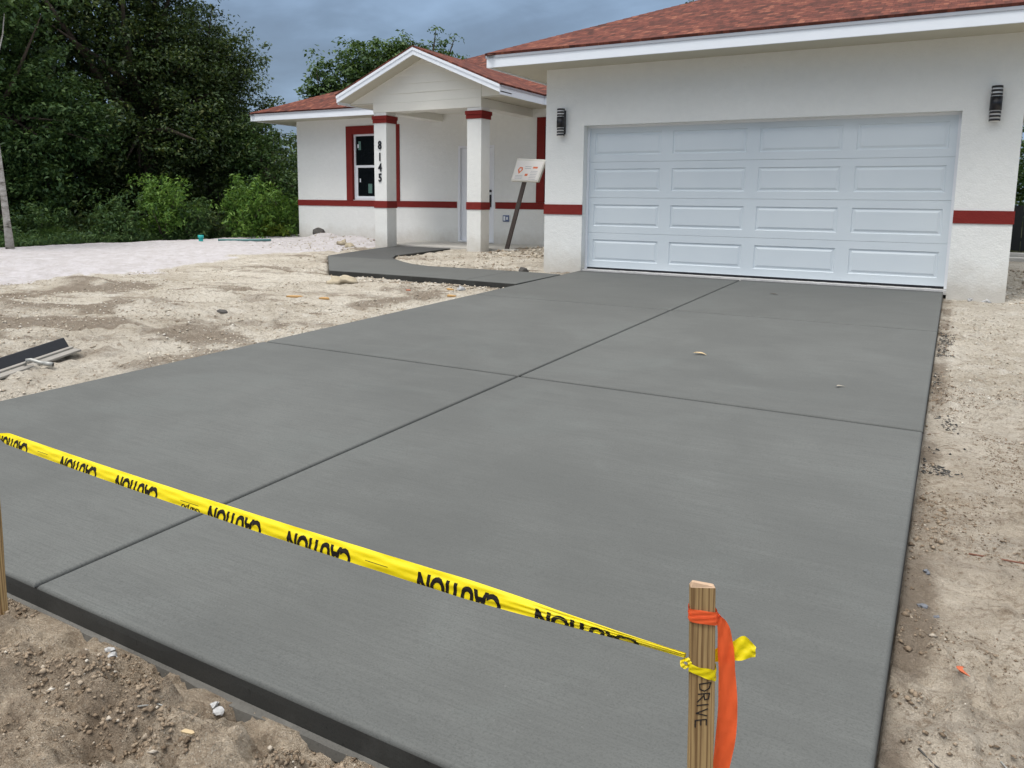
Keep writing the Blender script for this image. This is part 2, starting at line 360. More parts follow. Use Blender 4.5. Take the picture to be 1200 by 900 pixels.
def height(x,y):
    x=np.asarray(x,float); y=np.asarray(y,float)
    yc=np.clip(y,-9.5,3)
    near=zd(yc)-.035-.02*sst(-9.5,-4,-y)*0
    left=-.075+.008*np.clip(y,-6,6)+.055*sst(-6,-10,x)
    wl=sst(-.3,-4.5,x)
    z=near*(1-wl)+left*wl
    right=zd(yc)-.075-.012*sst(-3,-9,y)
    z=np.where(x>2.4,right*sst(4.7,4.9,x)+z*(1-sst(4.7,4.9,x)),z)
    fr=-.325-.02*sst(-9.6,-11,y)
    z=z*(1-sst(-9.35,-9.55,y))+fr*sst(-9.35,-9.55,y)
    # beds by the walkway
    bed=(x>-5.2)&(x<-.6)&(y>-.7)&(y<4.3)
    z=np.where(bed,-.045+.012*np.clip(y,-1,4),z)
    amp=np.where(x<-6.5,.6,1.0)*(1-.55*sst(12,30,np.hypot(x,y)))
    yardw=sst(-.2,-1.2,x)*sst(-11,-8.5,y)*sst(-10,-6.5,x)
    trk=V3.fbm(x*.55+y*.35,y*1.9-x*.6,2.2,4,.6); z=z+yardw*.035*trk
    am2=np.where((y<-9.45),2.1,1.15)
    z=z+amp*(.055*V1.fbm(x,y,.45,3)+.038*V2.fbm(x,y,1.9,3))
    rough=sst(-.15,.25,V3.fbm(x,y,.8,3))
    fine=np.abs(V2.fbm(x+31,y,7,4,.6)); lump=np.abs(V1.fbm(x+7,y+3,16,4,.7))
    z=z+amp*am2*(.024*V3.fbm(x,y,9,4,.62)*(0.6+rough)+.014*(rough*.8+.4)*(fine-.2)+.016*(.45+rough)*(.3-lump))
    # named heaps and ruts
    z=z+bumpf(x,y,-4.72,-4.95,.42,.28,.13,.5)+bumpf(x,y,-2.28,-5.6,.65,.22,.05,.5)+bumpf(x,y,-3.3,-6.4,.9,.2,.05,.6)
    z=z+bumpf(x,y,-8.6,3.75,.55,.4,.20)+bumpf(x,y,-7.3,3.2,.75,.5,.20)+bumpf(x,y,-6.5,3.0,.5,.4,.10)
    z=z+bumpf(x,y,-1.1,2.7,.6,.8,.13)+bumpf(x,y,-2.3,3.1,.8,.5,.06)
    z=z+bumpf(x,y,2.72,-9.75,.30,.12,.045)+bumpf(x,y,3.08,-9.66,.16,.07,.04)+bumpf(x,y,3.42,-9.68,.25,.06,.025)+bumpf(x,y,2.3,-9.8,.25,.12,.03)
    z=z-bumpf(x,y,3.02,-9.62,.06,.04,.06)+bumpf(x,y,2.9,-9.66,.10,.06,.03)-bumpf(x,y,3.3,-9.8,.3,.1,.03)
    z=z+bumpf(x,y,6.2,.7,.7,.6,.06)
    # white sand rolls off to the trees
    z=z-.22*sst(-11.4,-13.5,x-.12*y)
    # keep clear of the slabs
    dd=pdist(x,y,[(DX0,0),(DX1,0),(DX1,DYF),(DX0,DYF)]); ins=(x>DX0)&(x<DX1)&(y>DYF)&(y<0)
    lim=zd(np.clip(y,DYF,0))-np.where(x<2.4,.014,.045)
    lim=np.where(y<DYF,-.318,lim)
    z=np.where(dd<.10,np.minimum(z,lim+dd*.25),z)
    z=np.where(ins,np.where(dd<.03,np.minimum(z,zd(y)-.10),zd(y)-.2),z)
    dw=pdist(x,y,WALK); iw=inpoly(x,y,WALK)
    curb=np.where((y<-1.5),.085,.03)
    z=np.where((dw<.15)&~ins,np.minimum(z,zw(y)-curb+dw*.2),z)
    z=np.where(iw,zw(y)-.2,z)
    return z
def H(x,y): return float(height(np.array([x]),np.array([y]))[0])
def axis(segs):
    a=[segs[0][0]]
    for x0,x1,st in segs:
        n=max(1,int(round((x1-x0)/st))); a+=list(np.linspace(x0,x1,n+1)[1:])
    return np.array(a)
gx=axis([(-300,-60,30),(-60,-18,3),(-18,-12,.3),(-12,-5,.07),(-5,-.1,.045),(-.1,1.6,.08),(1.6,6.6,.0165),(6.6,9,.1),(9,20,1),(20,300,35)])
gy=axis([(-60,-14,4),(-14,-11.2,.35),(-11.2,-9.3,.0135),(-9.3,-5,.026),(-5,0,.04),(0,6,.07),(6,12,.4),(12,60,4),(60,400,40)])
GX,GY=np.meshgrid(gx,gy,indexing='ij'); GZ=height(GX,GY)
nx,ny=GX.shape
me=bpy.data.meshes.new('ground'); me.vertices.add(nx*ny)
me.vertices.foreach_set('co',np.stack([GX,GY,GZ],-1).astype(np.float32).ravel())
ii,jj=np.meshgrid(np.arange(nx-1),np.arange(ny-1),indexing='ij'); a=(ii*ny+jj).ravel()
fc=np.stack([a,a+ny,a+ny+1,a+1],-1).astype(np.int32); nf=len(fc)
me.loops.add(nf*4); me.loops.foreach_set('vertex_index',fc.ravel()); me.polygons.add(nf)
me.polygons.foreach_set('loop_start',np.arange(nf,dtype=np.int32)*4); me.polygons.foreach_set('loop_total',np.full(nf,4,np.int32))
me.update(calc_edges=True); me.polygons.foreach_set('use_smooth',np.ones(nf,bool))
# zones: white sand / dark soil with painted shade / brown soil
sandb=np.interp(GY,[-30,-8,-5.3,-4.3,-3.0,-1.3,0.5,2.1,3.0,6],[-6.2,-6.2,-5.9,-4.9,-5.4,-6.2,-6.5,-6.5,-5.9,-5.9])
white=sst(.9,-.9,(GX-sandb)+1.6*V1.fbm(GX,GY,.7,3))
bed=(GX>-5.2)&(GX<-.6)&(GY>-.8)&(GY<4.4)
white=np.where(bed,.22,white); white=np.where(GX>-.3,0.12,white)
white=np.where((GX>5)&(GY>-6)&(GY<-1),.28,white)
dark=bumpf(GX,GY,-2.4,-5.6,.45,.20,1.1,.5)+bumpf(GX,GY,-3.3,-6.4,1.1,.25,1.2,.6)+bumpf(GX,GY,-4.6,-4.9,.5,.35,.9,.5)+bumpf(GX,GY,-1.2,2.9,.9,.6,1.1)+bumpf(GX,GY,6.0,.8,1,.8,.6)
dark=dark*(.6+1.2*V2.fbm(GX,GY,3,4))+.75*sst(.05,-.35,V3.fbm(GX*.55+GY*.35,GY*1.9-GX*.6,2.2,4,.6))*sst(-.2,-1.0,GX)*(1-white)  # track hollows darkened too: their shade is put into the soil colour
dark=dark+.9*sst(.16,.42,V3.fbm(GX,GY,1.4,4))*(1-white)*(GX<0)
dark=dark+1.3*sst(.13,.0,np.abs(GX-4.88))*(.6+1.4*V2.fbm(GX,GY,3,4))*(GX>4.84)*(GY<0)  # right slab edge: damp soil plus the gap's shadow, painted as one strip
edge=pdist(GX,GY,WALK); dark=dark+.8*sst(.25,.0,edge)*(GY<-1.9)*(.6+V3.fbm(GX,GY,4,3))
brown=np.where(GY<-9.4,.95,0)+np.where(GX>4.5,sst(-3.5,-8.5,GY)*.6,0)
brown=np.clip(brown+.25*sst(-6,-9,GY)*(GX<0),0,1)
green=sst(-11.9,-12.8,GX-.12*GY+.6*V1.fbm(GX,GY,1.5,3))+sst(9,11,GY)+sst(9,12,GX)
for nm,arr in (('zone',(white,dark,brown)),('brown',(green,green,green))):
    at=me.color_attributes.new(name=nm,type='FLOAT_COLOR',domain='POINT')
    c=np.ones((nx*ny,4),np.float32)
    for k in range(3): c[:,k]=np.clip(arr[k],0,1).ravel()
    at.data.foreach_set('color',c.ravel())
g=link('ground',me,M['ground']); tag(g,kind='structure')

# ------------------------------------------------------------------ driveway slab, joints, walkway
def driveway():
    m=MB(); xs=[DX0,2.40,DX1]; ys=[0,-3.0,-6.27,DYF]; gw=.0085; R_=.014; gy_=.017
    def z(y,d=0): return zd(y)-d
    prof=[(R_*(1-math.sin(t)),R_*(1-math.cos(t))) for t in [math.pi/2*q/6 for q in range(6,-1,-1)]]
    for i in range(2):
        for j in range(3):
            x0=xs[i]+(gw if i else 0); x1=xs[i+1]-(gw if i==0 else 0); y1=ys[j]-(gy_ if j else 0); y0=ys[j+1]+(gy_ if j<2 else 0)
            rings=[]
            for ins,dz in prof: rings.append([(x0+ins,y0+ins,z(y0,dz)),(x1-ins,y0+ins,z(y0,dz)),(x1-ins,y1-ins,z(y1,dz)),(x0+ins,y1-ins,z(y1,dz))])
            deep=[(x0,y0,z(y0,.02)),(x1,y0,z(y0,.02)),(x1,y1,z(y1,.02)),(x0,y1,z(y1,.02))]
            m.face(rings[-1])
            for A,B,mi in [(rings[q],rings[q+1],0) for q in range(len(rings)-1)]+[(deep,rings[0],2)]:
                for k in range(4):
                    if A is deep and ((k==0 and j==2) or (k==1 and i==1) or (k==2 and j==0) or (k==3 and i==0)): continue
                    m.face([A[k],A[(k+1)%4],B[(k+1)%4],B[k]],mi)
    # groove floors
    m.face([(2.40-gw,DYF+.004,z(DYF,.016)),(2.40+gw,DYF+.004,z(DYF,.016)),(2.40+gw,-.004,z(0,.016)),(2.40-gw,-.004,z(0,.016))],2)
    for y in ys[1:3]: m.face([(DX0+.004,y-gy_,z(y,.014)),(DX1-.004,y-gy_,z(y,.014)),(DX1-.004,y+gy_,z(y,.014)),(DX0+.004,y+gy_,z(y,.014))],2)
    # body
    P=[(DX0,DYF),(DX1,DYF),(DX1,0),(DX0,0)]
    bot=[(x,y,zd(y)-.16) for x,y in P]
    top0=[(x,y,zd(y)-.014) for x,y in P]
    for k in range(4): 
        n_=48 if k in (0,2) else 72; A0=Vector(P[k]); B0_=Vector(P[(k+1)%4]); dr=(B0_-A0).normalized(); no=Vector((dr.y,-dr.x))
        def ep(t,row):                       # form-board face: slightly wavy below the rounded edge
            q=A0.lerp(B0_,t); w_=0 if row==0 or t in (0,1) else .0025*float(V2.fbm(np.array([t*n_*.35+k*9]),np.array([row*2.]),1,3)[0])+.0005
            z_=zd(q.y)-(.014,.035,.085,.16)[row]; return (q.x+no.x*w_,q.y+no.y*w_,z_)
        for i_ in range(n_):
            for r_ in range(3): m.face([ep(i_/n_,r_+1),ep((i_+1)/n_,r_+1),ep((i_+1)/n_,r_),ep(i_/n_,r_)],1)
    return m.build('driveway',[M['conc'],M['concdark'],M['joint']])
tag(driveway(),kind='structure')
def footing():                                       # cement slop that ran out under the form boards
    m=MB(); n=160
    for k in range(n):
        x0=1.2+k*(DX1-1.2)/n; x1=1.2+(k+1)*(DX1-1.2)/n
        w=lambda x: .020+.022*float(V1.fbm(np.array([x]),np.array([3.]),3,3)[0])
        m.face([(x0,DYF-w(x0),-.345),(x1,DYF-w(x1),-.345),(x1,DYF-w(x1)*.75,-.318),(x0,DYF-w(x0)*.75,-.318)])
        m.face([(x0,DYF-w(x0)*.75,-.318),(x1,DYF-w(x1)*.75,-.318),(x1,DYF-.001,-.309),(x0,DYF-.001,-.309)])
    return m.build('concrete_footing',M['conclight'])
tag(footing(),kind='structure')
def walkway():
    m=MB(); P=WALK; n=len(P)
    area=sum(P[i][0]*P[(i+1)%n][1]-P[(i+1)%n][0]*P[i][1] for i in range(n))
    if area<0: P=P[::-1]
    def inset(d):
        out=[]
        for i in range(n):
            a=Vector(P[i-1]);b=Vector(P[i]);c=Vector(P[(i+1)%n]); e1=(b-a).normalized(); e2=(c-b).normalized()
            n1=Vector((-e1.y,e1.x)); n2=Vector((-e2.y,e2.x)); k=(n1+n2)/(1+n1.dot(n2)); out.append(b+k*d)
        return out
    r0=[(x,y,zw(y)-.009) for x,y in P]; r1=[(x,y,zw(y)-.003) for x,y in inset(.003)]; r2=[(x,y,zw(y)) for x,y in inset(.01)]; bt=[(x,y,zw(y)-.13) for x,y in P]
    m.face(r2)
    for A,B,mi in ((r1,r2,0),(r0,r1,0),(bt,r0,1)):
        for k in range(n): m.face([A[k],A[(k+1)%n],B[(k+1)%n],B[k]],mi)
    # tooled joint line
    for (a,b) in (((-.80,-1.97),(-.80,-.67)),((-4.5,.66),(-5.2,1.05))):
        d=(Vector(b)-Vector(a)).normalized(); q=Vector((-d.y,d.x))*.004
        m.face([(a[0]-q.x,a[1]-q.y,zw(a[1])+.0012),(b[0]-q.x,b[1]-q.y,zw(b[1])+.0012),(b[0]+q.x,b[1]+q.y,zw(b[1])+.0012),(a[0]+q.x,a[1]+q.y,zw(a[1])+.0012)][::-1],2)
    return m.build('walkway',[M['conc'],M['concdark'],M['joint']])
tag(walkway(),kind='structure')

# ------------------------------------------------------------------ the house
house=empty('house',(-2.3,6,0),'white stucco single storey house with dark red bands, red shingle roof and white garage door','house')
XL,XR=-.635,5.49; ZS=2.975; WY=4.35; WXL=-10.1
GW,GH=4.877,2.134
def wall_holes(name,x0,x1,z0,z1,y,holes,depth,mat,parent,revmat=None):
    """front wall facing -y with rectangular openings and reveals"""
    m=MB(); xs=sorted({x0,x1,*[h[0] for h in holes],*[h[1] for h in holes]}); zs=sorted({z0,z1,*[h[2] for h in holes],*[h[3] for h in holes]})
    for i in range(len(xs)-1):
        for j in range(len(zs)-1):
            cx=(xs[i]+xs[i+1])/2; cz=(zs[j]+zs[j+1])/2
            if any(h[0]<cx<h[1] and h[2]<cz<h[3] for h in holes): continue
            m.face([(xs[i],y,zs[j]),(xs[i+1],y,zs[j]),(xs[i+1],y,zs[j+1]),(xs[i],y,zs[j+1])])
    for (a,b,c,d) in holes:
        mi=1 if revmat and a<-1 and (b-a)>1.1 else 0
        e=y+depth
        m.face([(a,y,c),(a,y,d),(a,e,d),(a,e,c)],mi); m.face([(b,y,d),(b,y,c),(b,e,c),(b,e,d)],mi)
        m.face([(a,y,d),(b,y,d),(b,e,d),(a,e,d)],mi); m.face([(b,y,c),(a,y,c),(a,e,c),(b,e,c)],mi)
    return m.build(name,[mat,revmat or mat],parent)
gw=wall_holes('front_wall',XL,XR,-.3,ZS,0,[(0,GW,-.3,GH)],.2,M['wall'],house)
# two side walls of the garage wing
m=MB(); m.face([(XL,WY,-.3),(XL,0,-.3),(XL,0,ZS),(XL,WY,ZS)]); m.face([(XR,0,-.3),(XR,13,-.3),(XR,13,ZS),(XR,0,ZS)]); m.build('side_wall',M['wall'],house)
W1=(-8.24,-6.97,.995,2.60); W2=(-2.88,-1.61,.995,2.60); DR=(-5.10,-4.14,.07,2.24)
wall_holes('front_wall',WXL,XL,-.3,ZS,WY,[W1,W2,DR],.12,M['wall'],house,M['red'])
m=MB(); m.face([(WXL,13,-.3),(WXL,WY,-.3),(WXL,WY,ZS),(WXL,13,ZS)]); m.face([(XR,13,-.3),(WXL,13,-.3),(WXL,13,ZS),(XR,13,ZS)]); m.build('side_wall',M['wall'],house)
# painted bands
bt=.012; B0,B1=.838,.985
def band(x0,x1,y,z0=B0,z1=B1,t=bt): 
    return boxpart('band',(x0,y-t,z0),(x1,y+.01,z1),M['red'],house,.003)
m=MB(); m.box((XL-bt,-bt,.822),(-.0,.01,.972)); m.box((XL-bt,.0101,.822),(XL+.005,WY-.015,.972)); m.build('band',M['red'],house)
m=MB(); m.box((GW,-bt,.812),(XR+bt,.01,.966)); m.box((XR-.005,.0101,.812),(XR+bt,12.9,.966)); m.build('band',M['red'],house)
m=MB(); m.box((WXL-bt,WY-bt,B0),(DR[0]-.035,WY+.01,B1)); m.box((WXL-bt,WY+.0101,B0),(WXL+.005,12.9,B1)); m.build('band',M['red'],house)
m=MB(); m.box((DR[1]+.035,WY-bt,B0),(XL-.014,WY+.01,B1)); m.build('band',M['red'],house)
# windows
def window(W,side):
    x0,x1,z0,z1=W; y=WY
    tr=MB(); t=.195
    tr.box((x0-t,y-.022,B1+.001),(x0,y+.012,z1+t)); tr.box((x1,y-.022,B1+.001),(x1+t,y+.012,z1+t)); tr.box((x0,y-.022,z1),(x1,y+.012,z1+t))
    f=MB(); fy=y+.055; w=.045
    f.box((x0,fy,z0),(x0+w,fy+.05,z1)); f.box((x1-w,fy,z0),(x1,fy+.05,z1)); f.box((x0+w,fy,z1-w),(x1-w,fy+.05,z1)); f.box((x0+w,fy-.012,z0),(x1-w,fy+.05,z0+.06))
    win=f.build('window',M['vinyl'],house,.003)
    tr.build('trim',M['red'],win,.004)
    s=MB(); zm=(z0+z1)/2+.02; w2=.035
    s.box((x0+w,fy+.012,zm-.03),(x1-w,fy+.045,zm+.03))
    s.box((x0+w,fy+.016,z0+.06),(x0+w+w2+.02,fy+.044,zm-.03)); s.box((x1-w-w2-.02,fy+.016,z0+.06),(x1-w,fy+.044,zm-.03)); s.box((x0+w+w2+.02,fy+.016,z0+.06),(x1-w-w2-.02,fy+.044,z0+.06+w2))
    s.build('sash',M['vinyl'],win,.003)
    boxpart('pane',(x0+w,fy+.028,zm+.03),(x1-w,fy+.034,z1-w),M['glass'],win)
    boxpart('pane',(x0+w+.055,fy+.030,z0+.095),(x1-w-.055,fy+.036,zm-.03),M['glass'],win)
    # makers' stickers still on the panes
    st=MB(); st.box((x0+.12,fy+.0245,z1-.38),(x0+.20,fy+.0275,z1-.17)); st.build('sticker',M['sticker'],win)
    boxpart('sticker',(x0+.10,fy+.0215,z1-.33),(x0+.135,fy+.0242,z1-.24),M['vinyl'],win); boxpart('sticker',(x0+.15,fy+.0265,z0+.44),(x0+.185,fy+.0295,z0+.53),M['vinyl'],win)
    st=MB(); st.box((x0+.42,fy+.0265,z0+.17),(x0+.54,fy+.0295,z0+.40)); st.build('sticker',M['sticker'],win)
    return win
tag(window(W1,0),'window left of the porch, partly hidden by the numbered column'); window(W2,1)
# front door
dm=MB(); x0,x1,z0,z1=DR
dm.box((x0,WY-.012,z0),(x0+.05,WY+.11,z1)); dm.box((x1-.05,WY-.012,z0),(x1,WY+.11,z1)); dm.box((x0+.05,WY-.012,z1-.05),(x1-.05,WY+.11,z1)); dm.box((x0+.05,WY-.02,z0),(x1-.05,WY+.11,z0+.035))
dfr=dm.build('door_frame',M['vinyl'],house,.003)
d=MB(); y=WY+.05
d.box((x0+.052,y,z0+.036),(x1-.052,y+.04,z1-.052))
for (a,b) in ((.12,.40),(.46,.74)):
    for (c,e) in ((.18,.85),(1.0,1.95)):
        for q,(i0,dep) in enumerate(((0,.006),(.03,.010))):
            d.box((x0+.05+a+i0,y-dep,z0+c+i0),(x0+.05+b-i0,y+.001*q,z0+e-i0))
door=d.build('front_door',M['vinyl'],house,.003)
hd=MB(); hd.tube([(x1-.12,y-.06,z0+1.05),(x1-.12,y-.08,z0+.95),(x1-.12,y-.06,z0+.82)],.012,8); hd.box((x1-.14,y-.02,z0+.80),(x1-.10,y-.005,z0+1.08)); hd.tube([(x1-.12,y-.05,z0+1.16),(x1-.12,y-.001,z0+1.16)],.028,12); hd.build('handle',M['black'],door)
# outlet box beside the door
ob=MB(); ob.box((-3.90,WY-.03,.555),(-3.74,WY+.001,.70)); obx=ob.build('outlet_cover',M['bluegrey'],house,.01)
ob=MB(); ob.box((-3.875,WY-.036,.58),(-3.83,WY-.029,.675)); ob.box((-3.80,WY-.036,.60),(-3.765,WY-.029,.66)); ob.build('outlet',M['vinyl'],obx)
# columns
def column(x0,label,cap=True):
    x1=x0+.325; y0=2.25; y1=y0+.325
    c=MB(); c.box((x0,y0,-.2),(x1,y1,2.80)); col=c.build('column',M['wall'],house,.006); tag(col,label)
    boxpart('band',(x0-.012,y0-.012,B0),(x1+.012,y1+.012,B1),M['red'],col,.003)
    k=MB(); k.box((x0-.018,y0-.018,2.585),(x1+.018,y1+.018,2.66)); k.box((x0-.032,y0-.032,2.6601),(x1+.032,y1+.032,2.735)); k.build('capital',M['red'],col,.004)
    return col
cL=column(-5.83,'left porch column carrying the house number 8145'); cR=column(-3.515,'right porch column beside the front door')
def text_mesh(txt,size,bold=0,shear=0,sx=1,extrude=0):
    cu=bpy.data.curves.new('t','FONT'); cu.body=txt; cu.size=size; cu.offset=bold; cu.shear=shear; cu.extrude=extrude; cu.align_x='LEFT'; cu.resolution_u=4
    o=bpy.data.objects.new('t',cu); COL.objects.link(o); dg=bpy.context.evaluated_depsgraph_get(); dg.update()
    me=bpy.data.meshes.new_from_object(o.evaluated_get(dg)); bpy.data.objects.remove(o)
    V=np.empty(len(me.vertices)*3); me.vertices.foreach_get('co',V); V=V.reshape(-1,3); V[:,0]*=sx
    F=[tuple(p.vertices) for p in me.polygons]; bpy.data.meshes.remove(me); return V,F
for k,(ch,zc) in enumerate(zip('8145',(2.138,1.895,1.68,1.468))):
    V,F=text_mesh(ch,.235,.006,0,.78,.006); V[:,0]-=(V[:,0].min()+V[:,0].max())/2; V[:,1]-=(V[:,1].min()+V[:,1].max())/2
    mb=MB(); mb.v=[(-5.672+p[0],2.25-.010-p[2],zc+p[1]) for p in V]; mb.f=F; mb.mi=[0]*len(F); mb.sm=[False]*len(F); mb.build('number_digit',M['black'],cL)

# porch beams, gable and boards
PX0,PX1=-5.83,-3.19; GC=(PX0+PX1)/2; zb=2.80
b_=MB(); b_.box((PX0+.001,2.251,zb),(PX1-.001,2.57,2.972)); b_.build('porch_beam',M['cream'],house)
for x in (PX0,PX1-.30):
    b_=MB(); b_.box((x+.003,2.571,zb+.004),(x+.297,WY-.004,2.974)); b_.build('porch_beam',M['cream'],house)
boxpart('porch_ceiling',(PX0+.301,2.572,2.955),(PX1-.301,WY-.004,2.972),M['cream'],house)
# gable siding: lapped boards
gs=MB(); za=2.973; zt=3.885; lap=.178; k=0
def halfw(z): return (3.885-z)/SL
z=za
while z<zt-.03:
    z2=min(z+lap,zt-.005); a=min(halfw(z),1.32+.0); b=min(halfw(z2),1.32)
    gs.prism([(GC-a,2.232,z),(GC+a,2.232,z),(GC+b,2.246,z2),(GC-b,2.246,z2)],(0,.05,0)); z=z2
gs.build('gable_siding',M['cream'],house)
gs=MB(); gs.box((PX0+.0005,2.236,zb-.001),(PX1-.0005,2.2505,2.972)); gs.build('gable_board',M['cream'],house)

# roofs
RZ=3.13
def roofplane(mb,pts,udir,thick=.03):
    """pts: polygon in space, UV along eave and up the slope"""
    P=[Vector(p) for p in pts]; n=(P[1]-P[0]).cross(P[2]-P[0]).normalized()
    if n.z<0: P=P[::-1]; n=-n
    u=Vector(udir).normalized(); w=n.cross(u)
    if w.z<0: w=-w
    mb.face([p+n*thick for p in P],0,[(p.dot(u),(p-P[0]).dot(w)+P[0].dot(w)) for p in P])
    k=len(P)
    for i in range(k):
        a,b=P[i],P[(i+1)%k]; q=[a-n*.004,b-n*.004,b+n*thick,a+n*thick]; mb.face(q,0,[(p.dot(u),p.dot(w)) for p in q])
def fascia_box(mb,a,b): mb.box(a,b)
EX0,EX1,EY0=-11.0,6.14,3.65; MY1=14.0
half=(MY1-EY0)/2; rz=RZ+half*SL
mr=MB(); o_=.015
roofplane(mr,[(EX0-o_,EY0-o_,RZ),(EX1,EY0-o_,RZ),(EX1-half,EY0+half,rz),(EX0+half,EY0+half,rz)],(1,0,0))
roofplane(mr,[(EX0-o_,MY1+o_,RZ),(EX0-o_,EY0-o_,RZ),(EX0+half,EY0+half,rz)],(0,1,0))
roofplane(mr,[(EX1,EY0,RZ),(EX1,MY1+o_,RZ),(EX1-half,EY0+half,rz)],(0,1,0))
roofplane(mr,[(EX1,MY1+o_,RZ),(EX0-o_,MY1+o_,RZ),(EX0+half,EY0+half,rz),(EX1-half,EY0+half,rz)],(1,0,0))
ROOFM=mr
gx0,gx1,gy0=-1.30,6.14,-.66; gh=(gx1-gx0)/2; gz=RZ+gh*SL; gc=(gx0+gx1)/2
mr=MB()
roofplane(mr,[(gx0-o_,gy0-o_,RZ),(gx1+o_,gy0-o_,RZ),(gc,gy0+gh,gz)],(1,0,0))
roofplane(mr,[(gx0-o_,8,RZ),(gx0-o_,gy0-o_,RZ),(gc,gy0+gh,gz),(gc,8,gz)],(0,1,0))
roofplane(mr,[(gx1+o_,gy0-o_,RZ),(gx1+o_,8,RZ),(gc,8,gz),(gc,gy0+gh,gz)],(0,1,0))
# hip caps
def hipcap(mb,a,b,w=.12):
    a=Vector(a); b=Vector(b); d=(b-a); L=d.length; d.normalize(); s_=d.cross(Vector((0,0,1))).normalized()
    n=int(L/.14)
    for k in range(n):
        p=a+d*(k*.14); q=a+d*(k*.14+.17); up=Vector((0,0,1)); h0=.034; h1=.040
        P=[p-s_*w+up*(h1-.055),p+up*h1,p+s_*w+up*(h1-.055)]; Q=[q-s_*w+up*(h0-.055),q+up*h0,q+s_*w+up*(h0-.055)]
        t=k*.37
        mb.face([P[0],P[1],Q[1],Q[0]],0,[(t,.02),(t+.1,.02),(t+.1,.12),(t,.12)]); mb.face([P[1],P[2],Q[2],Q[1]],0,[(t,.02),(t+.1,.02),(t+.1,.12),(t,.12)])
        mb.face([P[2],P[1],P[0]],0,[(0,0)]*3)
hipcap(ROOFM,(EX0,EY0,RZ),(EX0+half,EY0+half,rz)); tag(ROOFM.build('roof',M['shingle'],house),'hipped main roof of red shingles')
hipcap(mr,(gx0,gy0,RZ),(gc,gy0+gh,gz)); hipcap(mr,(gx1,gy0,RZ),(gc,gy0+gh,gz))
tag(mr.build('roof',M['shingle'],house),'hipped garage roof of red shingles')
# porch gable roof
px0,px1,py0=-6.48,-2.55,1.85; pc=(px0+px1)/2; pz=RZ+(px1-pc)*SL
mr=MB(); back=EY0+(pz-RZ)/SL+.3
roofplane(mr,[(px0-o_,py0-o_,RZ),(pc,py0-o_,pz),(pc,back,pz),(px0-o_,back,RZ)],(0,1,0),.028)
roofplane(mr,[(px1+o_,py0-o_,RZ),(pc,py0-o_,pz),(pc,back,pz),(px1+o_,back,RZ)],(0,1,0),.028)
hipcap(mr,(pc,py0,pz-.004),(pc,back-.3,pz-.004))
tag(mr.build('roof',M['shingle'],house),'small gable roof over the porch')
# fascias (two-step board) and drip edge
FZ0,FZ1=2.955,3.118
def fasc(segs,name='fascia'):
    m=MB()
    for a,b in segs: m.box(a,b)
    return m.build(name,M['trim'],house,.003)
t=.025
fasc([((gx0,gy0,FZ0),(gx1,gy0+t,FZ1)),((gx0,gy0+t+.0005,FZ0),(gx0+t,EY0+.3,FZ1)),((gx1-t,gy0+t+.0005,FZ0),(gx1,MY1,FZ1))])
fasc([((EX0,EY0,FZ0),(px0+.01,EY0+t,FZ1)),((EX0,EY0+t+.0005,FZ0),(EX0+t,MY1,FZ1))])
fasc([((px1-.01,EY0,FZ0),(gx0-.001,EY0+t,FZ1))])
for xq in (px0,px1-t): boxpart('fascia',(xq,py0+.03,FZ0),(xq+t,EY0-.001,FZ1),M['trim'],house,.003)
for A_,B_ in (((gx0-.012,gy0-.012,FZ1-.03),(gx1+.012,gy0-.001,FZ1+.008)),((gx0-.012,gy0-.0005,FZ1-.03),(gx0-.001,EY0,FZ1+.008)),((EX0-.012,EY0-.012,FZ1-.03),(px0,EY0-.001,FZ1+.008)),((px1,EY0-.012,FZ1-.03),(gx0-.02,EY0-.001,FZ1+.008)),((px1+.001,py0+.04,FZ1-.03),(px1+.012,EY0-.02,FZ1+.008)),((EX0-.012,EY0,FZ1-.03),(EX0-.001,MY1,FZ1+.008))): boxpart('drip_edge',A_,B_,M['drip'],house)
# rake boards
rk=MB()
for sx,xe in ((-1,px0),(1,px1)):
    for (off,hh,yy) in ((.004,.145,py0),(-.0,.065,py0-.014)):
        P=[(xe,yy,RZ+off-.004),(pc,yy,pz+off-.004),(pc,yy,pz+off-hh),(xe,yy,RZ+off-hh)]
        if yy<py0: P=[(xe+sx*.004,yy,RZ+.012),(pc,yy,pz+.012),(pc,yy,pz-.055),(xe+sx*.004,yy,RZ-.055)]
        rk.prism(P,(0,.028 if yy==py0 else .0135,0))
rk.build('rake_board',M['trim'],house)
# soffits
sf=MB(); sf.box((EX0+t,EY0+t,2.975),(EX1-t,MY1-t,2.995)); sf.box((gx0+t,gy0+t,2.9755),(gx1-t,EY0+t-.001,2.995)); 
sf.box((px0+t,2.2505,2.976),(PX0-.001,EY0-.001,2.995)); sf.box((PX1+.001,2.2505,2.976),(px1-t,EY0-.001,2.995)); 
for sgn,xe in ((-1,px0),(1,px1)):
    sf.prism([(xe,py0+.029,RZ-.13),(pc,py0+.029,pz-.13),(pc,2.30,pz-.13),(xe,2.30,RZ-.13)],(0,0,.02))
sf.build('soffit',M['soffit'],house)
ge=MB()
for xa,xb in ((px0+t,PX0-.0005),(px1-t,PX1+.0005)):
    ge=MB()
    zz=lambda x: RZ-.128+(min(x-px0,px1-x))*SL
    ge.prism([(xa,2.2515,2.9755),(xb,2.2515,2.9755),(xb,2.2515,zz(xb)),(xa,2.2515,zz(xa))],(0,.04,0)); ge.build('gable_return',M['cream'],house)

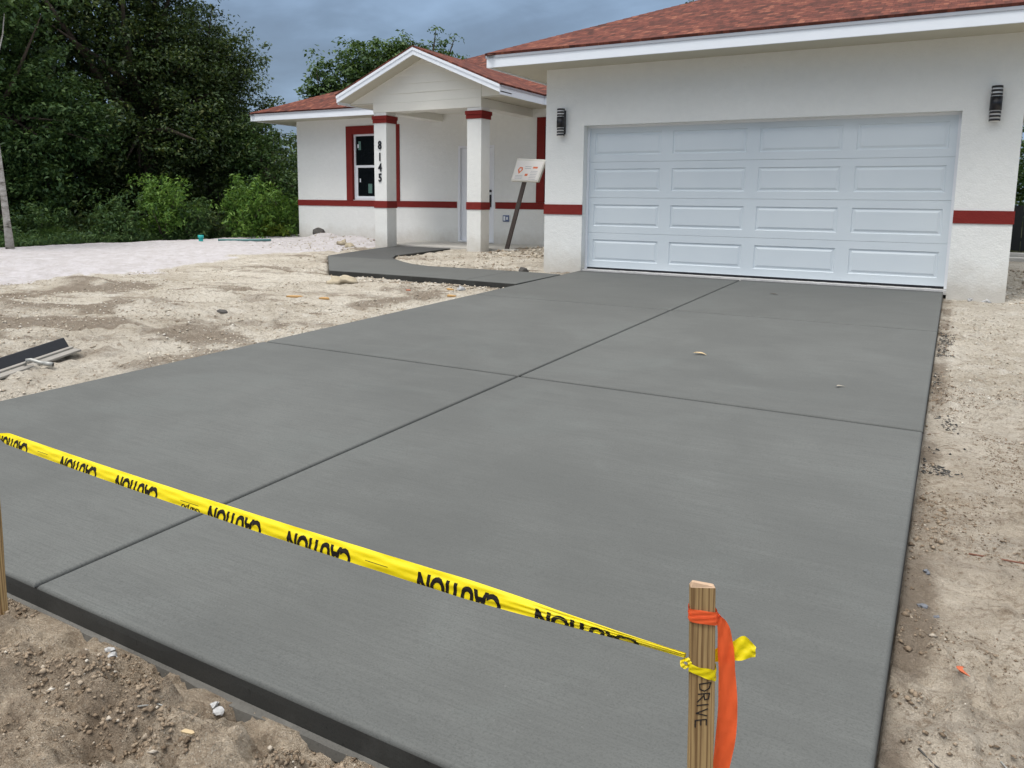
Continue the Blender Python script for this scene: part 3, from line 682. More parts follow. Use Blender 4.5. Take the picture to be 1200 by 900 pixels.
# garage door: four sections of four raised panels
def garage_door():
    y=.165; x0,x1=.02,GW-.02; zb=.028; sh=(GH-zb)/4; mb=MB(); pw=(x1-x0)/4
    for r_ in range(4):
        za=zb+r_*sh+.0014; ze=zb+(r_+1)*sh-.0014
        mb.box((x0,y+.012,za),(x1,y+.045,ze))
        for c in range(4):
            a=x0+c*pw; b=a+pw; P0=[(a,za),(b,za),(b,ze),(a,ze)]
            ix0=.095 if c==0 else .085; ix1=.095 if c==3 else .085; iz=.10
            px_,qx,pz_,qz=a+ix0,b-ix1,za+iz,ze-iz
            def ring(d): return [(px_+d,pz_+d),(qx-d,pz_+d),(qx-d,qz-d),(px_+d,qz-d)]
            L=[(P0,0),(ring(0),0),(ring(.010),.013),(ring(.022),.013),(ring(.050),.002),(ring(.056),.002)]
            for k in range(len(L)-1):
                A,da=L[k];B,db=L[k+1]
                for q in range(4): mb.face([(A[q][0],y+da,A[q][1]),(A[(q+1)%4][0],y+da,A[(q+1)%4][1]),(B[(q+1)%4][0],y+db,B[(q+1)%4][1]),(B[q][0],y+db,B[q][1])])
            A,da=L[-1]; mb.face([(p[0],y+da,p[1]) for p in A])
        mb.face([(x0,y,ze),(x1,y,ze),(x1,y+.012,ze),(x0,y+.012,ze)]); mb.face([(x1,y,za),(x0,y,za),(x0,y+.012,za),(x1,y+.012,za)])
    o=mb.build('garage_door',M['gdoor'],house)
    s=MB(); s.box((.0,y-.025,0),(.032,y-.001,GH)); s.box((GW-.032,y-.025,0),(GW,y-.001,GH)); s.box((.032,y-.025,GH-.03),(GW-.032,y-.001,GH)); s.build('stop_moulding',M['vinyl'],o)
    s=MB(); s.box((.03,y+.003,.004),(GW-.03,y+.03,.0275)); s.build('bottom_seal',M['black'],o)
    return o
gd=garage_door()
sl=MB(); n=60
for k in range(n):
    a=.0+k*GW/n; b=(k+1)*GW/n; yy=.028+.008*random.random(); sl.box((a,yy,-.06),(b-.0004,.3,-.0005-.004*random.random()))
sl.build('door_sill',plain('sill_concrete',(.58,.57,.56),.7,var=.35,vs=9),house)
# wall lights
def wall_light(x,label):
    z0,z1=1.985,2.395; w=.058; lb=MB(); lb.box((x-.05,-.028,z0+.03),(x+.05,-.0005,z1-.03)); o=lb.build('wall_light',M['black'],house,.003); tag(o,label)
    g_=MB(); g_.tube([(x,-.075,z0+.004),(x,-.075,z1-.004)],w-.010,20); g_.build('glass_tube',M['acrylic'],o)
    bb=MB(); mid=(z0+z1)/2
    def ringb(za,zc,r=w): bb.tube([(x,-.075,za),(x,-.075,zc)],r,20)
    for k in range(3):
        for za,zc in ((z1-.030-k*.042,z1-k*.042-.008),(z0+k*.042+.008,z0+.030+k*.042)):
            bb=MB(); ringb(za,zc); bb.build('lamp_ring',M['black'],o)
    bb=MB(); bb.tube([(x,-.075,mid-.078),(x,-.075,mid+.078)],w+.004,20); bb.build('lamp_body',M['black'],o)
    return o
wall_light(-.350,'wall light left of the garage door'); wall_light(5.205,'wall light right of the garage door')
# porch slab
m=MB(); m.box((-6.1,2.75,-.1),(-2.7,WY-.002,.055)); ps=m.build('porch_slab',M['slab'],house,.01)

# ------------------------------------------------------------------ stakes, tape, ribbon
CAMP=Vector((4.9065,-10.8144,1.0165)); CR=Vector((.8701587,.49263546,.01158231))
def stake(name,base,top,w,t,fdir,label,topcut=.012,side_mat=M['wood']):
    """w: width, t: thickness, fdir: direction the broad face looks"""
    b=Vector(base); tp=Vector(top); ax=(tp-b).normalized(); f=Vector(fdir); f=(f-ax*f.dot(ax)).normalized(); r=ax.cross(f)*-1
    Rm=Matrix((r,f,ax)).transposed()           # local x = across, y = towards viewer, z = up
    L=(tp-b).length; mb=MB()
    pts=[]
    h=w/2; k=t/2
    sec=[(-h,-k),(h,-k),(h,k),(-h,k)]
    n=10
    for q in range(n+1):
        z=L*q/n; wob=.0006*math.sin(q*2.1)
        s=.55 if q==0 else 1
        for x,y in sec: mb.v.append((x*s+wob,y*s,z))
    for q in range(n):
        for j in range(4):
            a=q*4+j; c=q*4+(j+1)%4; mb.f.append((a,c,c+4,a+4)); mb.mi.append(0); mb.sm.append(False)
    o_=n*4; top_=[(-h+.002,-k+.002,L+topcut*.1),(h-.004,-k+.002,L+topcut*.55),(h-.002,k-.002,L+topcut*.75),(-h+.003,k-.002,L+topcut*.2)]
    i=len(mb.v); mb.v+=top_
    for j in range(4): mb.f.append((o_+j,o_+(j+1)%4,i+(j+1)%4,i+j)); mb.mi.append(1); mb.sm.append(False)
    mb.f.append((i,i+1,i+2,i+3)); mb.mi.append(1); mb.sm.append(False); mb.f.append((3,2,1,0)); mb.mi.append(0); mb.sm.append(False)
    me=bpy.data.meshes.new(name); me.from_pydata(mb.v,[],mb.f); me.polygons.foreach_set('material_index',mb.mi)
    o=link(name,me,[side_mat,M['woodend']]); o.matrix_world=Matrix.Translation(b)@Rm.to_4x4()
    bv=o.modifiers.new('b','BEVEL'); bv.width=.0012; bv.segments=1
    tag(o,label,'stake','wooden stakes holding the caution tape'); return o,Rm,b
fd=Vector((.36,-.93,0)).normalized()
sb=Vector((4.668,-9.775,-.45)); stp=Vector((4.622,-9.722,.452))
st1,R1,b1=stake('wooden_stake',sb,stp,.0365,.015,(.44,-.90,.0),'wooden stake with DRIVE written on it, orange ribbon near its top')
st1_t=.015
s2b=Vector((2.425,-9.615,-.46)); s2t=Vector((2.345,-9.565,.36))
st2,R2,b2=stake('wooden_stake',s2b,s2t,.021,.016,(.92,-.38,0),'thin wooden stake at the left end of the tape, leaning out of frame')
# handwriting: strokes in the stake's own frame
def writing():
    L={'D':[[(0,0),(0,1)],[(0,1),(.45,.92),(.62,.55),(.45,.1),(0,0)]],
       'R':[[(0,0),(0.05,1)],[(0.05,1),(.5,.95),(.52,.62),(.06,.5)],[(.2,.5),(.62,-.02)]],
       'I':[[(.06,0),(.10,1)]],
       'V':[[(0,1),(.22,0)],[(.22,0),(.55,1.02)]],
       'E':[[(.05,0),(.1,1)],[(.1,1),(.55,1.04)],[(.07,.5),(.5,.54)],[(.05,0),(.6,.05)]]}
    adv={'D':.80,'R':.84,'I':.46,'V':.74,'E':.7}; mb=MB(); cur=0; hgt=.0165; sc=.0195
    yf=st1_t/2+.0006; LL=(stp-sb).length
    ztop=LL-.144
    def P(u,v):       # u along the word (down the stake), v letter height (towards right)
        v2=v+.0; return Vector((-(hgt*(v2-.5)-.10*u*sc+.004),yf,ztop-(u+.16*(1-v))*sc))
    for ch in 'DRIVE':
        for s in L[ch]:
            pts=[P(cur+a,b) for a,b in s]
            for p,q in zip(pts,pts[1:]):
                d=(q-p).normalized(); nrm=Vector((d.z,0,-d.x))*.00085
                mb.prism([p-nrm-d*.0005,q-nrm+d*.0005,q+nrm+d*.0005,p+nrm-d*.0005],(0,.0002,0))
        cur+=adv[ch]
    me=bpy.data.meshes.new('writing'); me.from_pydata([(-v[0],v[1],v[2]) if False else tuple(v) for v in mb.v],[],mb.f)
    o=link('writing',me,M['ink']); o.parent=st1
    return o
WR=writing()

# tape: a folded strip from knot to knot
P1=Vector((4.606,-9.742,.346)); P0=Vector((2.356,-9.560,.278)); TL=(P1-P0).length
TD=(P1-P0).normalized(); TN0=Vector((TD.y,-TD.x,0)).normalized()
if TN0.dot(CAMP-P0)<0: TN0=-TN0
def tape_frame(s):
    t=s/TL; c=P0.lerp(P1,t); c.z-=.030*t*(1-t)*1.6
    w=.034
    right=sst(.80,1.0,np.array(t)).item(); w=w*(1-right)+.008*right
    left=sst(.04,.0,np.array(t)).item(); w=w*(1-left)+.010*left
    tilt=math.radians(24+6*math.sin(s*2.3)+10*right)
    dn=Vector((0,0,-1)); n=(TN0*math.cos(tilt)+Vector((0,0,1))*math.sin(tilt)).normalized()
    d=TD.cross(n).normalized(); 
    if d.z>0: d=-d
    return c,d,n,w,right
def tape_pt(s,w01,lift=0):
    c,d,n,w,right=tape_frame(s)
    u=w01-.5; bulge=.0035*(1-(2*u)**2)
    wr=right*(.0022*math.sin(w01*22+s*9)+.0015*math.sin(w01*41-s*30))+.0006*math.sin(s*47+w01*9)+.0005*math.sin(s*19-w01*15)
    return c+d*(u*w)+n*(bulge+wr+lift)
tm=MB(); ns=240; nw=14
for side in (1,-1):
    i0=len(tm.v)
    for i in range(ns+1):
        s=TL*i/ns
        for j in range(nw+1):
            p=tape_pt(s,j/nw)
            if side<0: n=tape_frame(s)[2]; p=p-n*(.0012+.0035*2*(1-(2*(j/nw)-1)**2)) if 0<j<nw else p
            tm.v.append(tuple(p))
    for i in range(ns):
        for j in range(nw):
            a=i0+i*(nw+1)+j; q=(a,a+1,a+nw+2,a+nw+1); tm.f.append(q if side>0 else q[::-1]); tm.mi.append(0); tm.sm.append(True)
# wrap round the right stake + knot
def strip(mb,pts,wv,thick=.0004,ripple=0,sub=8):
    """smooth strip through pts with width vectors wv"""
    pts=[Vector(p) for p in pts]; wv=[Vector(w) for w in wv]; n=len(pts); out=[]
    def cr(P,i,t):
        p0,p1,p2,p3=P[max(i-1,0)],P[i],P[i+1],P[min(i+2,n-1)]
        return .5*((2*p1)+(p2-p0)*t+(2*p0-5*p1+4*p2-p3)*t*t+(3*p1-p0-3*p2+p3)*t**3)
    for i in range(n-1):
        for k in range(sub): out.append((cr(pts,i,k/sub),cr(wv,i,k/sub)))
    out.append((pts[-1],wv[-1])); i0=len(mb.v); nwd=6
    for q,(p,w) in enumerate(out):
        d=(out[min(q+1,len(out)-1)][0]-out[max(q-1,0)][0]).normalized(); nn=d.cross(w).normalized()
        for j in range(nwd+1):
            u=j/nwd-.5; mb.v.append(tuple(p+w*u+nn*(ripple*math.sin(u*9+q*.6)+ripple*.6*math.cos(u*17-q*.3))))
    for q in range(len(out)-1):
        for j in range(nwd):
            a=i0+q*(nwd+1)+j; mb.f.append((a,a+1,a+nwd+2,a+nwd+1)); mb.mi.append(0); mb.sm.append(True)
ax=(stp-sb).normalized(); fx=Vector(R1.col[1]); rx=Vector(R1.col[0])
if rx.dot(CR)<0: rx=-rx
def onstake(zoff,a,b): # zoff: distance below the top, a across (right +), b outward
    return stp-ax*zoff+rx*a+fx*b
hw,ht=.0183,.0078
strip(tm,[onstake(.128,-hw-.001,ht*.5),onstake(.122,-hw-.001,ht+.001),onstake(.127,-.005,ht+.0022),onstake(.131,hw*.6,ht+.0018),onstake(.134,hw+.0015,ht*.7),onstake(.128,hw+.0015,-ht-.001),onstake(.122,0,-ht-.002),onstake(.125,-hw-.0015,-ht)],
      [ax*-.012,ax*-.012,ax*-.013,ax*-.017,ax*-.017,ax*-.016,ax*-.014,ax*-.012],ripple=.0006)
kn=onstake(.117,-hw-.006,ht*.6)
for k in range(5):
    a=k*1.3; strip(tm,[kn+rx*.006*math.cos(a+q)*1+ax*.006*math.sin(a+q)+fx*.004*math.sin(2*q+a) for q in (0,1.2,2.4,3.6,4.8)],[rx*.005+ax*.003]*5,ripple=.0004,sub=4)
# tail behind the stake, right
strip(tm,[onstake(.118,hw-.01,-ht-.003),onstake(.110,hw+.010,-ht-.003),onstake(.102,hw+.028,-ht+.002),onstake(.094,hw+.047,-ht+.006),onstake(.098,hw+.060,-ht+.012)],
      [ax*-.012,ax*-.022+fx*.005,ax*-.030,ax*-.033+fx*.006,ax*-.013],ripple=.0020)
# left knot
k2=P0
strip(tm,[P0+TD*.0,P0+Vector((-.012,-.012,.004)),P0+Vector((-.03,0,0)),P0+Vector((-.012,.012,.0)),P0+Vector((.004,0,.002))],[Vector((0,0,.016))]*5,ripple=.0005)
me=bpy.data.meshes.new('caution_tape'); me.from_pydata(tm.v,[],tm.f); me.polygons.foreach_set('use_smooth',tm.sm)
tape=link('caution_tape',me,M['tape']); tag(tape,'yellow caution tape with black upside-down lettering strung between two stakes across the driveway','tape')
# lettering, upside down, lower part folded away
V,F=text_mesh('CAUTION',1,.042,0,.9)
vx0,vx1=V[:,0].min(),V[:,0].max()
def clip_poly(P,lim):           # keep y<=lim
    out=[]
    for i in range(len(P)):
        a,b=P[i-1],P[i]; ia=a[1]<=lim; ib=b[1]<=lim
        if ia!=ib: t=(lim-a[1])/(b[1]-a[1]); out.append((a[0]+t*(b[0]-a[0]),lim))
        if ib: out.append(tuple(b))
    return out
def put_text(V,F,sc_h,s_start,s_len,w0,hlen,mb,wmax=.99):
    x0,x1=V[:,0].min(),V[:,0].max()
    for f in F:
        P=[(V[i][0],V[i][1]) for i in f]; lim=(wmax-w0)/hlen; P=clip_poly(P,lim)
        if len(P)<3: continue
        ys_=[q[1] for q in P]; step=.045/hlen; k0=math.floor(min(ys_)/step); k1=math.ceil(max(ys_)/step)
        for k in range(k0,k1):
            Pc=clip_poly(P,(k+1)*step); Pc=clip_poly([(a,-b) for a,b in Pc],-k*step) if len(Pc)>2 else []
            Pc=[(a,-b) for a,b in Pc]
            if len(Pc)<3: continue
            Q=[]
            for gx_,gy_ in Pc:
                s=s_start+s_len*(1-(gx_-x0)/(x1-x0)); w=w0+gy_*hlen; Q.append(tape_pt(s,max(.01,min(w,.995)),.0006))
            i=len(mb.v); mb.v+=[tuple(q) for q in Q]; mb.f.append(tuple(range(i,i+len(Q)))[::-1]); mb.mi.append(0); mb.sm.append(False)
lt=MB()
for s0 in (.03,.415,.70,1.095,1.37,1.735,1.995): put_text(V,F,1,s0,.19,.40,1.62,lt)
for s0,ln in ((.28,.06),(.985,.07),(1.60,.06)):
    for (a,b) in ((s0,s0+ln),): 
        for q in range(6):
            sa=a+(b-a)*q/6; sb_=a+(b-a)*(q+1)/6; i=len(lt.v); lt.v+=[tuple(tape_pt(sa,.60,.0006)),tuple(tape_pt(sb_,.60,.0006)),tuple(tape_pt(sb_,.63,.0006)),tuple(tape_pt(sa,.63,.0006))]; lt.f.append((i,i+1,i+2,i+3)); lt.mi.append(0); lt.sm.append(False)
Vs,Fs=text_mesh('Garpo',1,.02,.2,1)
put_text(Vs,Fs,1,.99,.075,.82,.5,lt); 
me=bpy.data.meshes.new('lettering'); me.from_pydata(lt.v,[],lt.f); o=link('lettering',me,M['tapeink'],tape)

# orange flagging ribbon
fm=MB()
for dz in (0,.0075):
    strip(fm,[onstake(.037+dz,-hw-.0012,-ht),onstake(.0375+dz,-hw-.0012,ht+.0010),onstake(.040+dz,0,ht+.0022),onstake(.042+dz,hw+.0012,ht+.0012),onstake(.042+dz,hw+.0012,-ht),onstake(.040+dz,0,-ht-.0016),onstake(.037+dz,-hw-.0012,-ht)],[ax*-.0125]*7,ripple=.0005,sub=6)
H0=onstake(.040,hw+.002,ht*.6)
dn=Vector((0,0,-1)); R_=CR
hp=[H0,H0+R_*.006+dn*.004,H0+R_*.013+dn*.030,H0+R_*.019+dn*.085,H0+R_*.024+dn*.150,H0+R_*.023+dn*.205,H0+R_*.018+dn*.262,H0+R_*.014+dn*.33,H0+R_*.012+dn*.37]
wv=[dn*.012+R_*.002,R_*.012+dn*.010,R_*.021+dn*.003,R_*.025,R_*.028+fx*.006,R_*.028+fx*.010,R_*.023+fx*.004,R_*.014,R_*.010]
strip(fm,hp,wv,ripple=.0016,sub=10)
me=bpy.data.meshes.new('flagging_ribbon'); me.from_pydata(fm.v,[],fm.f); me.polygons.foreach_set('use_smooth',fm.sm)
tag(link('flagging_ribbon',me,M['flag']),'bright orange plastic ribbon wrapped near the top of the DRIVE stake and hanging down','ribbon')

# ------------------------------------------------------------------ permit box on leaning post
pb=empty('permit_sign',(-2.95,2.8,H(-2.95,2.8)),'pale permit box with a notice, on a leaning dark post by the porch','permit box')
a=Vector((-2.97,2.82,-.12)); b=Vector((-2.46,2.80,1.62)); d=(b-a).normalized(); s_=Vector((1,0,0)); s_=(s_-d*s_.dot(d)).normalized(); f_=d.cross(s_)
m=MB(); w=.042; m.prism([a-s_*w-f_*.02,a+s_*w-f_*.02,a+s_*w+f_*.02,a-s_*w+f_*.02],b-a); m.build('post',M['woodgrey'],pb,.003)
# box: slanted board face tilted up
fy=2.74; C4=[Vector((-2.795,fy-.02,1.405)),Vector((-2.185,fy-.02,1.385)),Vector((-2.06,fy+.07,1.815)),Vector((-2.70,fy+.07,1.85))]
nrm=(C4[1]-C4[0]).cross(C4[3]-C4[0]).normalized()
if nrm.y>0: nrm=-nrm
m=MB(); m.prism([tuple(p) for p in C4],-nrm*.07); bx=m.build('box',M['boxbeige'],pb,.012)
def bil(u,v,l): return C4[0].lerp(C4[1],u).lerp(C4[3].lerp(C4[2],u),v)+nrm*l
m=MB(); q=[bil(.05,.07,.0045),bil(.95,.07,.0045),bil(.95,.90,.0045),bil(.05,.90,.0045)]; m.prism([tuple(p) for p in q],-nrm*.003); m.build('notice',M['paper'],bx)
m=MB()
def mark(u0,v0,u1,v1,mi): 
    m.prism([tuple(bil(u,v,.006)) for u,v in ((u0,v0),(u1,v0),(u1,v1),(u0,v1))],-nrm*.0008,mi)
m.prism([tuple(bil(u,v,.006)) for u,v in ((.20,.62),(.15,.50),(.22,.32),(.33,.50),(.30,.62))],-nrm*.0008,0)
m.prism([tuple(bil(u,v,.0075)) for u,v in ((.22,.56),(.20,.50),(.24,.42),(.28,.50),(.27,.56))],-nrm*.0008,2)
mark(.66,.58,.82,.66,0); mark(.45,.24,.55,.34,0)
for k in range(6): mark(.62,.10+k*.07,.86,.115+k*.07,1)
for k in range(2): mark(.38,.56+k*.08,.60,.58+k*.08,1)
for k in range(3): mark(.12,.12+k*.06,.38,.135+k*.06,1)
m.build('print',[M['printorange'],M['printgrey'],M['paper']],bx)

# ------------------------------------------------------------------ concrete float tool lying on the ground
def float_tool():
    t=empty('bull_float',(-.85,-7.9,H(-.85,-7.9)),'long black blade and aluminium board with a pipe socket lying on the dirt','concrete tool')
    e=Vector((-.99,-7.30,H(-.99,-7.30)+.03)); o2=Vector((-.58,-8.50,H(-.58,-8.50)+.03)); 
    d=(o2-e).normalized(); up=Vector((0,0,1)); s_=d.cross(up).normalized()     # s_: horizontal across
    if s_.dot(Vector((-1,.3,0)))<0: s_=-s_
    m=MB(); c=e+s_*.035+up*.012; h=s_*.045+up*.075
    m.prism([c-h*.0,c+h*1.0+up*.0,c+h*1.0+s_*.012,c-h*0+s_*.012],d*1.3); m.build('blade',M['rubber'],t,.003)
    m=MB(); c=e-s_*.012
    m.prism([c-s_*.055-up*.012,c+s_*.045-up*.004,c+s_*.045+up*.010,c-s_*.055+up*.003],d*1.32)
    m.prism([c+s_*.012+up*.0085,c+s_*.040+up*.011,c+s_*.040+up*.024,c+s_*.012+up*.020],d*1.30)
    m.build('board',M['alu'],t,.002)
    m=MB(); q=e+d*.50-s_*.02+up*.02
    m.tube([q+s_*.005-up*.005,q+up*.028-s_*.015,q+up*.032-s_*.05,q-s_*.11+up*.012-d*.012,q-s_*.16+up*.002-d*.02],[.012,.013,.013,.013,.014],12)
    p=q-s_*.14+up*.006-d*.018; p2=q-s_*.20-up*.004-d*.03
    m.tube([p,p2],[.0165,.0165],14); so=m.build('handle_socket',M['alulight'],t)
    m=MB(); dd=(p2-p).normalized(); m.tube([p2+dd*.0005,p2+dd*.0012],[.012,.012],14); m.build('socket_hole',M['black'],so)
    return t
float_tool()

# ------------------------------------------------------------------ small things on the ground
def blob(name,x,y,sx,sy,sz,mat,label,cat,seed,group=None,z=None,rot=0,sub=3,rough=.25):
    import bmesh
    bm=bmesh.new(); bmesh.ops.create_icosphere(bm,subdivisions=sub,radius=1); vn=VN(seed,32)
    for v in bm.verts:
        p=v.co; k=1+rough*float(vn.fbm(np.array([p.x+p.z*.7+8]),np.array([p.y-p.z*.5+8]),1.6,3)[0])*2
        v.co=Vector((p.x*k*sx,p.y*k*sy,max(p.z*k,-.6)*sz))
    me=bpy.data.meshes.new(name); bm.to_mesh(me); bm.free()
    if sub>2: me.polygons.foreach_set('use_smooth',np.ones(len(me.polygons),bool))
    o=link(name,me,mat); o.location=(x,y,(H(x,y) if z is None else z)+sz*.35); o.rotation_euler=(0,0,rot); return tag(o,label,cat,group)
blob('rock',-2.42,-2.62,.19,.09,.075,M['rockyel'],'yellowish lump of rock on the dirt in front of the walkway','rock',11,rot=.5,rough=.5)
blob('dirt_clod',-8.95,3.85,.17,.14,.12,M['rockdark'],'dark dirt clod on the white sand pile by the house wall','dirt clod',12)
0 and blob('rock',-4.72,-5.0,.33,.22,.10,plain('grey_brown_mound',(.26,.22,.18),.95,var=.4,vs=9,bs_=.9,bscale=14),'grey brown mound of dirt beside the edge of the white sand','dirt mound',13,rot=.4,sub=4)
blob('rock',-1.49,-5.45,.07,.03,.02,M['rockdark'],'small flat dark scrap on the dirt left of the driveway','rock',14)
for i,(x,y,r,mt,lb) in enumerate([
    (4.915,-8.05,.011,'rockblue','blue grey pebble right of the driveway, nearest to the slab edge'),
    (4.955,-8.10,.008,'rockblue','small blue grey pebble just right of the largest blue pebble'),
    (4.918,-7.80,.010,'rockblue','blue grey pebble right of the driveway, farther from the camera than the other blue ones'),
    (2.845,-9.545,.013,'rockwhite','pale cement lump by the front slab edge near the left stake'),
    (2.88,-9.553,.010,'rockwhite','smaller pale cement lump touching the one near the left stake'),
    (3.31,-9.552,.010,'rockwhite','pale cement lump at the middle of the front slab edge'),
    (3.335,-9.560,.012,'rockwhite','brightest cement lump at the middle of the front slab edge'),
    (3.37,-9.562,.008,'rockwhite','small cement lump right of the bright one at the front slab edge'),
    (-.60,-2.40,.045,'rockwhite','white lump on the dirt against the walkway edge'),
    (-7.0,2.55,.10,'rockyel','tan rock in the white sand near the left porch column'),
    (-6.6,2.35,.08,'rockyel','smaller tan rock in the white sand beside the walkway'),
    (-.85,-.25,.07,'rockdark','dark clod at the garage corner by the walkway'),
    (-.55,-.45,.05,'rockwhite','white cement scrap at the foot of the garage corner'),
    (5.3,-.16,.04,'rockwhite','white cement scrap at the foot of the wall right of the garage door'),
    (5.13,-.14,.03,'rockwhite','small white scrap below the right end of the garage wall'),
    ]): blob('pebble' if r<.03 else 'rock',x,y,r*1.3,r,r*.75,M[mt],lb,'pebble' if r<.03 else 'rock',20+i,rot=i,sub=2,rough=.6)
def leaf(name,x,y,L,Wd,mat,label,z=None,rot=0,curl=.4,bend=.3):
    mb=MB(); n=10
    for k in range(n+1):
        t=k/n; w=Wd*math.sin(math.pi*min(1,t*.96+.02))**.8*.5; xx=(t-.5)*L; yy=bend*L*(4*t*(1-t)-.5); zz=.12*L*abs(t-.4)+.004
        mb.v+=[(xx,yy-w,zz+curl*w),(xx,yy,zz),(xx,yy+w,zz+curl*w)]
    for k in range(n):
        for j in range(2): a=k*3+j; mb.f.append((a,a+1,a+4,a+3))
    mb.v+=[(-.5*L,-.5*bend*L,.01),(-.62*L,-.62*bend*L-.01*L,.02*L+.012),(-.5*L,-.5*bend*L+.03*L,.01)]; i=len(mb.v)-3; mb.f.append((i,i+1,i+2))
    me=bpy.data.meshes.new(name); me.from_pydata(mb.v,[],mb.f); me.polygons.foreach_set('use_smooth',np.ones(len(mb.f),bool))
    o=link(name,me,mat); o.location=(x,y,(H(x,y)+.004 if z is None else z)); o.rotation_euler=(.1,.15,rot); return tag(o,label,'leaf')
leaf('dry_leaf',5.024,-8.466,.058,.017,M['leafbrown'],'curled orange brown leaf on the dirt right of the driveway',rot=1.75,curl=.9,bend=.35)
leaf('dry_leaf',3.286,-5.01,.10,.034,M['leaftan'],'tan leaf lying on the driveway, nearer the garage',z=zd(-5.01)+.002,rot=.3,curl=.5)
leaf('dry_leaf',4.345,-5.52,.07,.02,plain('grey_leaf',(.34,.30,.24),.7),'small grey leaf on the driveway near its right edge',z=zd(-5.52)+.002,rot=.9,curl=.3)
leaf('dry_leaf',3.1,-1.3,.10,.03,plain('dark_leaf',(.07,.05,.04),.7),'dark leaf on the driveway close to the garage door',z=zd(-1.3)+.002,rot=.2,curl=.3)
def chip(x,y,L,w,label,rot,mat=None,z=None):
    mb=MB(); random.seed(int(x*100)); P=[(-L/2,-w*.3),(-L*.2,-w*.5),(L*.35,-w*.35),(L/2,.1*w),(L*.3,w*.5),(-L*.3,w*.4)]
    mb.prism([(a,b,.002+.2*w*random.random()) for a,b in P],(0,0,w*.35)); me=bpy.data.meshes.new('wood_chip'); me.from_pydata(mb.v,[],mb.f)
    o=link('wood_chip',me,mat or M['chip']); o.location=(x,y,H(x,y)+.006); o.rotation_euler=(.15,.1,rot); return tag(o,label,'wood chip')
chip(-1.72,-4.22,.20,.045,'long orange wood chip on the dirt, leftmost of the chips by the driveway',.9)
chip(-1.385,-4.09,.12,.05,'short orange wood chip just right of the long one',.4)
chip(-.35,-3.0,.12,.05,'yellow orange chip at the left driveway edge before the walkway',.8)
chip(-.62,-2.62,.10,.04,'orange chip below the walkway edge',.1)
chip(-1.0,-3.0,.06,.03,'tiny red orange chip on the dirt near the walkway',.6,plain('red_chip',(.45,.12,.05),.8))
chip(3.395,-9.70,.035,.012,'curved tan chip on the brown dirt in front of the slab',.3,M['leaftan'])
# sticks
def stick(pts,r,label,mat):
    m=MB(); m.tube([(x,y,H(x,y)+r*1.2) for x,y in pts],[r,r*.8,r*.6][:len(pts)],6); o=m.build('twig',mat); return tag(o,label,'twig')
stick([(3.19,-9.69),(3.235,-9.665),(3.27,-9.65)],.0022,'thin pale twig on the brown dirt in front of the slab',M['alulight'])
stick([(4.93,-8.83),(4.965,-8.85),(4.985,-8.87)],.003,'dark twig on the dirt by the right slab edge',M['rockdark'])
stick([(5.10,-8.80),(5.13,-8.83)],.0022,'short pale twig near the bottom right corner',M['alulight'])
stick([(5.05,-7.55),(5.25,-7.60),(5.45,-7.52)],.004,'long reddish root strand on the dirt right of the driveway',plain('root',(.20,.09,.06),.9))
# pvc pipe stub
t=empty('pipe_stub',(-10.6,1.65,H(-10.6,1.65)),'small teal capped pipe standing on the white sand before the trees','pipe')
m=MB(); m.tube([(-10.6,1.65,-.1),(-10.6,1.65,.07)],.05,16); m.build('pipe',M['teal'],t)
m=MB(); m.tube([(-10.6,1.65,.055),(-10.6,1.65,.13)],.066,16); m.build('cap',M['teal'],t)
m=MB(); m.tube([(-10.3,1.9,H(-10.3,1.9)+.03),(-9.8,2.3,H(-9.8,2.3)+.03),(-9.3,2.6,H(-9.3,2.6)+.03)],.03,8); tag(m.build('pipe_length',plain('grey_teal',(.10,.22,.22),.6)),'grey teal pipe lying flat on the white sand','pipe')

# crumbs: uncountable clods of soil
def crumbs(name,pts,r,mat,label):
    n=len(pts); base=np.array([(1,0,0),(-1,0,0),(0,1,0),(0,-1,0),(0,0,1),(0,0,-1)],float)
    fb=np.array([(0,2,4),(2,1,4),(1,3,4),(3,0,4),(2,0,5),(1,2,5),(3,1,5),(0,3,5)])
    e=1+.5*(rng.random((n,6,1))-.5); th=rng.random((n,1))*6.28
    P=base[None]*e*r[:,None,None]*np.array([1.25,1,.75])
    P=P+(rng.random((n,6,3))-.5)*r[:,None,None]*.5
    x=P[:,:,0]*np.cos(th)-P[:,:,1]*np.sin(th); y=P[:,:,0]*np.sin(th)+P[:,:,1]*np.cos(th)
    Vv=np.stack([x+pts[:,0:1],y+pts[:,1:2],P[:,:,2]+pts[:,2:3]],-1).reshape(-1,3)
    Fv=(fb[None]+np.arange(n)[:,None,None]*6).reshape(-1,3)
    me=np_mesh(name,Vv,Fv); o=link(name,me,mat); return tag(o,label,kind='stuff')
def np_mesh(name,Vv,Fv,smooth=False):
    me=bpy.data.meshes.new(name); k=Fv.shape[1]; me.vertices.add(len(Vv)); me.vertices.foreach_set('co',Vv.astype(np.float32).ravel())
    me.loops.add(Fv.size); me.loops.foreach_set('vertex_index',Fv.astype(np.int32).ravel()); me.polygons.add(len(Fv))
    me.polygons.foreach_set('loop_start',np.arange(len(Fv),dtype=np.int32)*k); me.polygons.foreach_set('loop_total',np.full(len(Fv),k,np.int32))
    me.update(calc_edges=True)
    if smooth: me.polygons.foreach_set('use_smooth',np.ones(len(Fv),bool))
    return me
